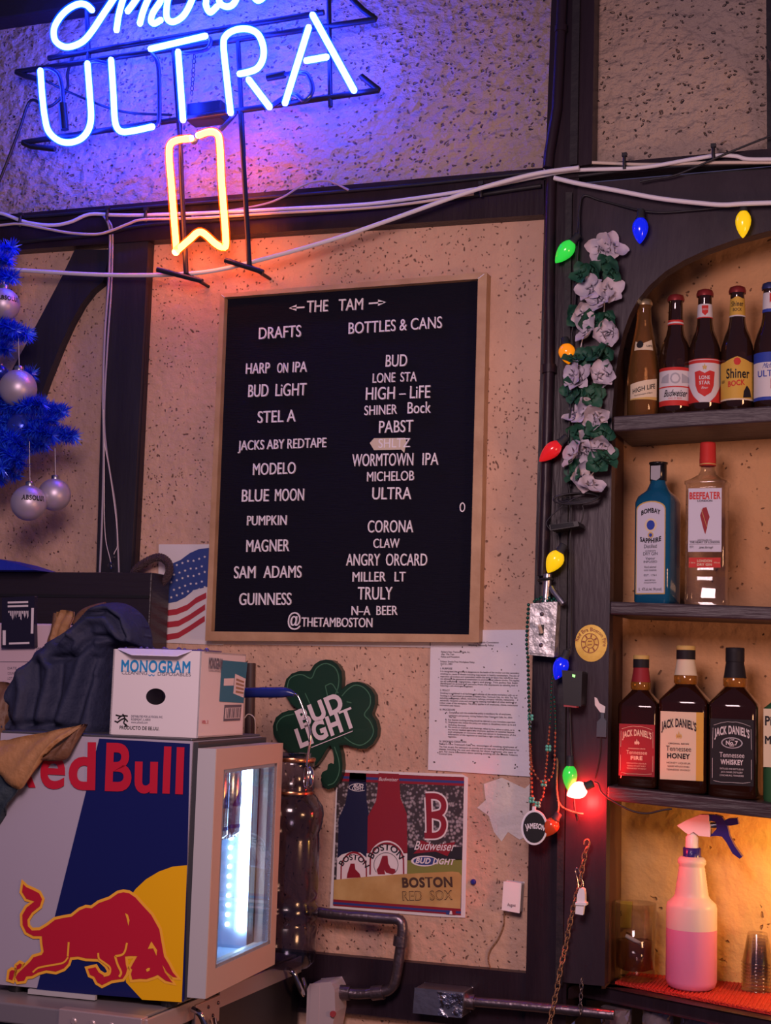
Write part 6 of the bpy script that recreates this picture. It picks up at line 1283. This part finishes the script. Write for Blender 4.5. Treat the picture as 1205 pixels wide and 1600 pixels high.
t = thing('bead_pile', 'short run of dark beads lying on top of the switch box', 'beads', P(850, 941, -.06)); mb.build('bead_strand', 'bead_green', t)
# ------------------------------------------------------------------ rusty chain on its hook with a white plug
t = thing('rusty_chain', 'rusty chain hanging from a hook on the post down past the ledge', 'chain', P(858, 1640, -.05))
MB().tube(cr([P(x, y, -.058) for x, y in [(913,1320),(914,1314),(919,1312),(921,1318),(918,1326)]], 5), .0022, 7).build('hook', 'rust', t)
cp = cr([P(x, y, -.056 if y < 1500 else -.075) for x, y in [(918,1324),(914,1334),(912,1347),(909,1362),(906,1380),(902,1396),(897,1415),(893,1432),(888,1455),(884,1478),(879,1500),(874,1523),(870,1548),(865,1570),(860,1595),(855,1625),(850,1650)]], 8)
Ls = [0]
for i in range(1, len(cp)): Ls.append(Ls[-1]+(cp[i]-cp[i-1]).length)
step = .0125; n = int(Ls[-1]/step)
for i in range(n):
    s_ = step*(i+.5); j = next(k_ for k_ in range(len(Ls)) if Ls[k_] >= s_); p = cp[j-1].lerp(cp[j], (s_-Ls[j-1])/(Ls[j]-Ls[j-1])); d = (cp[j]-cp[j-1]).normalized(); sd = Vector((1, -.3, 0)) if i % 2 else Vector((.35, 1, 0)); sd = (sd-d*sd.dot(d)).normalized()
    MB().tube([p+d*.0090*math.sin(a*math.pi/6)+sd*.0048*math.cos(a*math.pi/6) for a in range(12)], .0013, 5, closed=True).build('link', 'rust', t)
t = thing('white_plug', 'small white plastic plug hanging from a wire on the rusty chain', 'plug', P(907, 1428, -.065))
MB().prism([P(x, y, -.075) for x, y in [(901,1412),(902,1398),(905,1389),(909,1387),(913,1390),(914,1398),(914,1411)]], .014).build('body', 'letter_white', t, bevel=.002)
MB().prism([P(x, y, -.077) for x, y in [(899,1410),(916,1411),(916,1415),(899,1414)]], .018).build('flange', 'letter_white', t)
MB().prism([P(x, y, -.073) for x, y in [(900,1414),(913,1415),(911,1430),(899,1428)]], .010).build('tip', 'letter_white', t, bevel=.001)
MB().tube(cr([P(x, y, -.066) for x, y in [(905,1389),(902,1372),(899,1360),(902,1356),(905,1362),(910,1375),(912,1388)]]), .0009, 5).build('wire', 'chrome', t)
t = thing('thin_chain', 'short thin dark chain hanging from the left end of the ledge', 'chain', P(908, 1580, -.07))
for i in range(7):
    p = P(909-i*.4, 1533+i*8, -.072); MB().tube([p+Vector((.003*math.cos(a*math.pi/5)*(1 if i % 2 else .3), .003*math.cos(a*math.pi/5)*(.3 if i % 2 else 1), .0062*math.sin(a*math.pi/5))) for a in range(10)], .0011, 5, closed=True).build('link', 'steel_dark', t)
# lamp tucked under the third shelf, out of frame to the right
t = thing('shelf_lamp', 'small warm lamp under the third shelf beyond the right edge', 'lamp', (P(1330, 1300, .06).x, .06, Z3-.05))
lc = Vector((P(1330, 1300, .06).x, .06, Z3-.075)); mat('warm_lamp', (1, .7, .3), .4, emit=(1, .50, .10), es=6)
MB().lathe([(.012, .04), (.014, .02), (.012, .0)], lc, 14).build('holder', 'black', t); MB().ball(lc-UPV*.018, .02, n=14).build('lamp_bulb', 'warm_lamp', t)
point('shelf_lamp_light', lc+Vector((-.03, -.03, -.05)), 2.6, (1, .50, .10), .02)
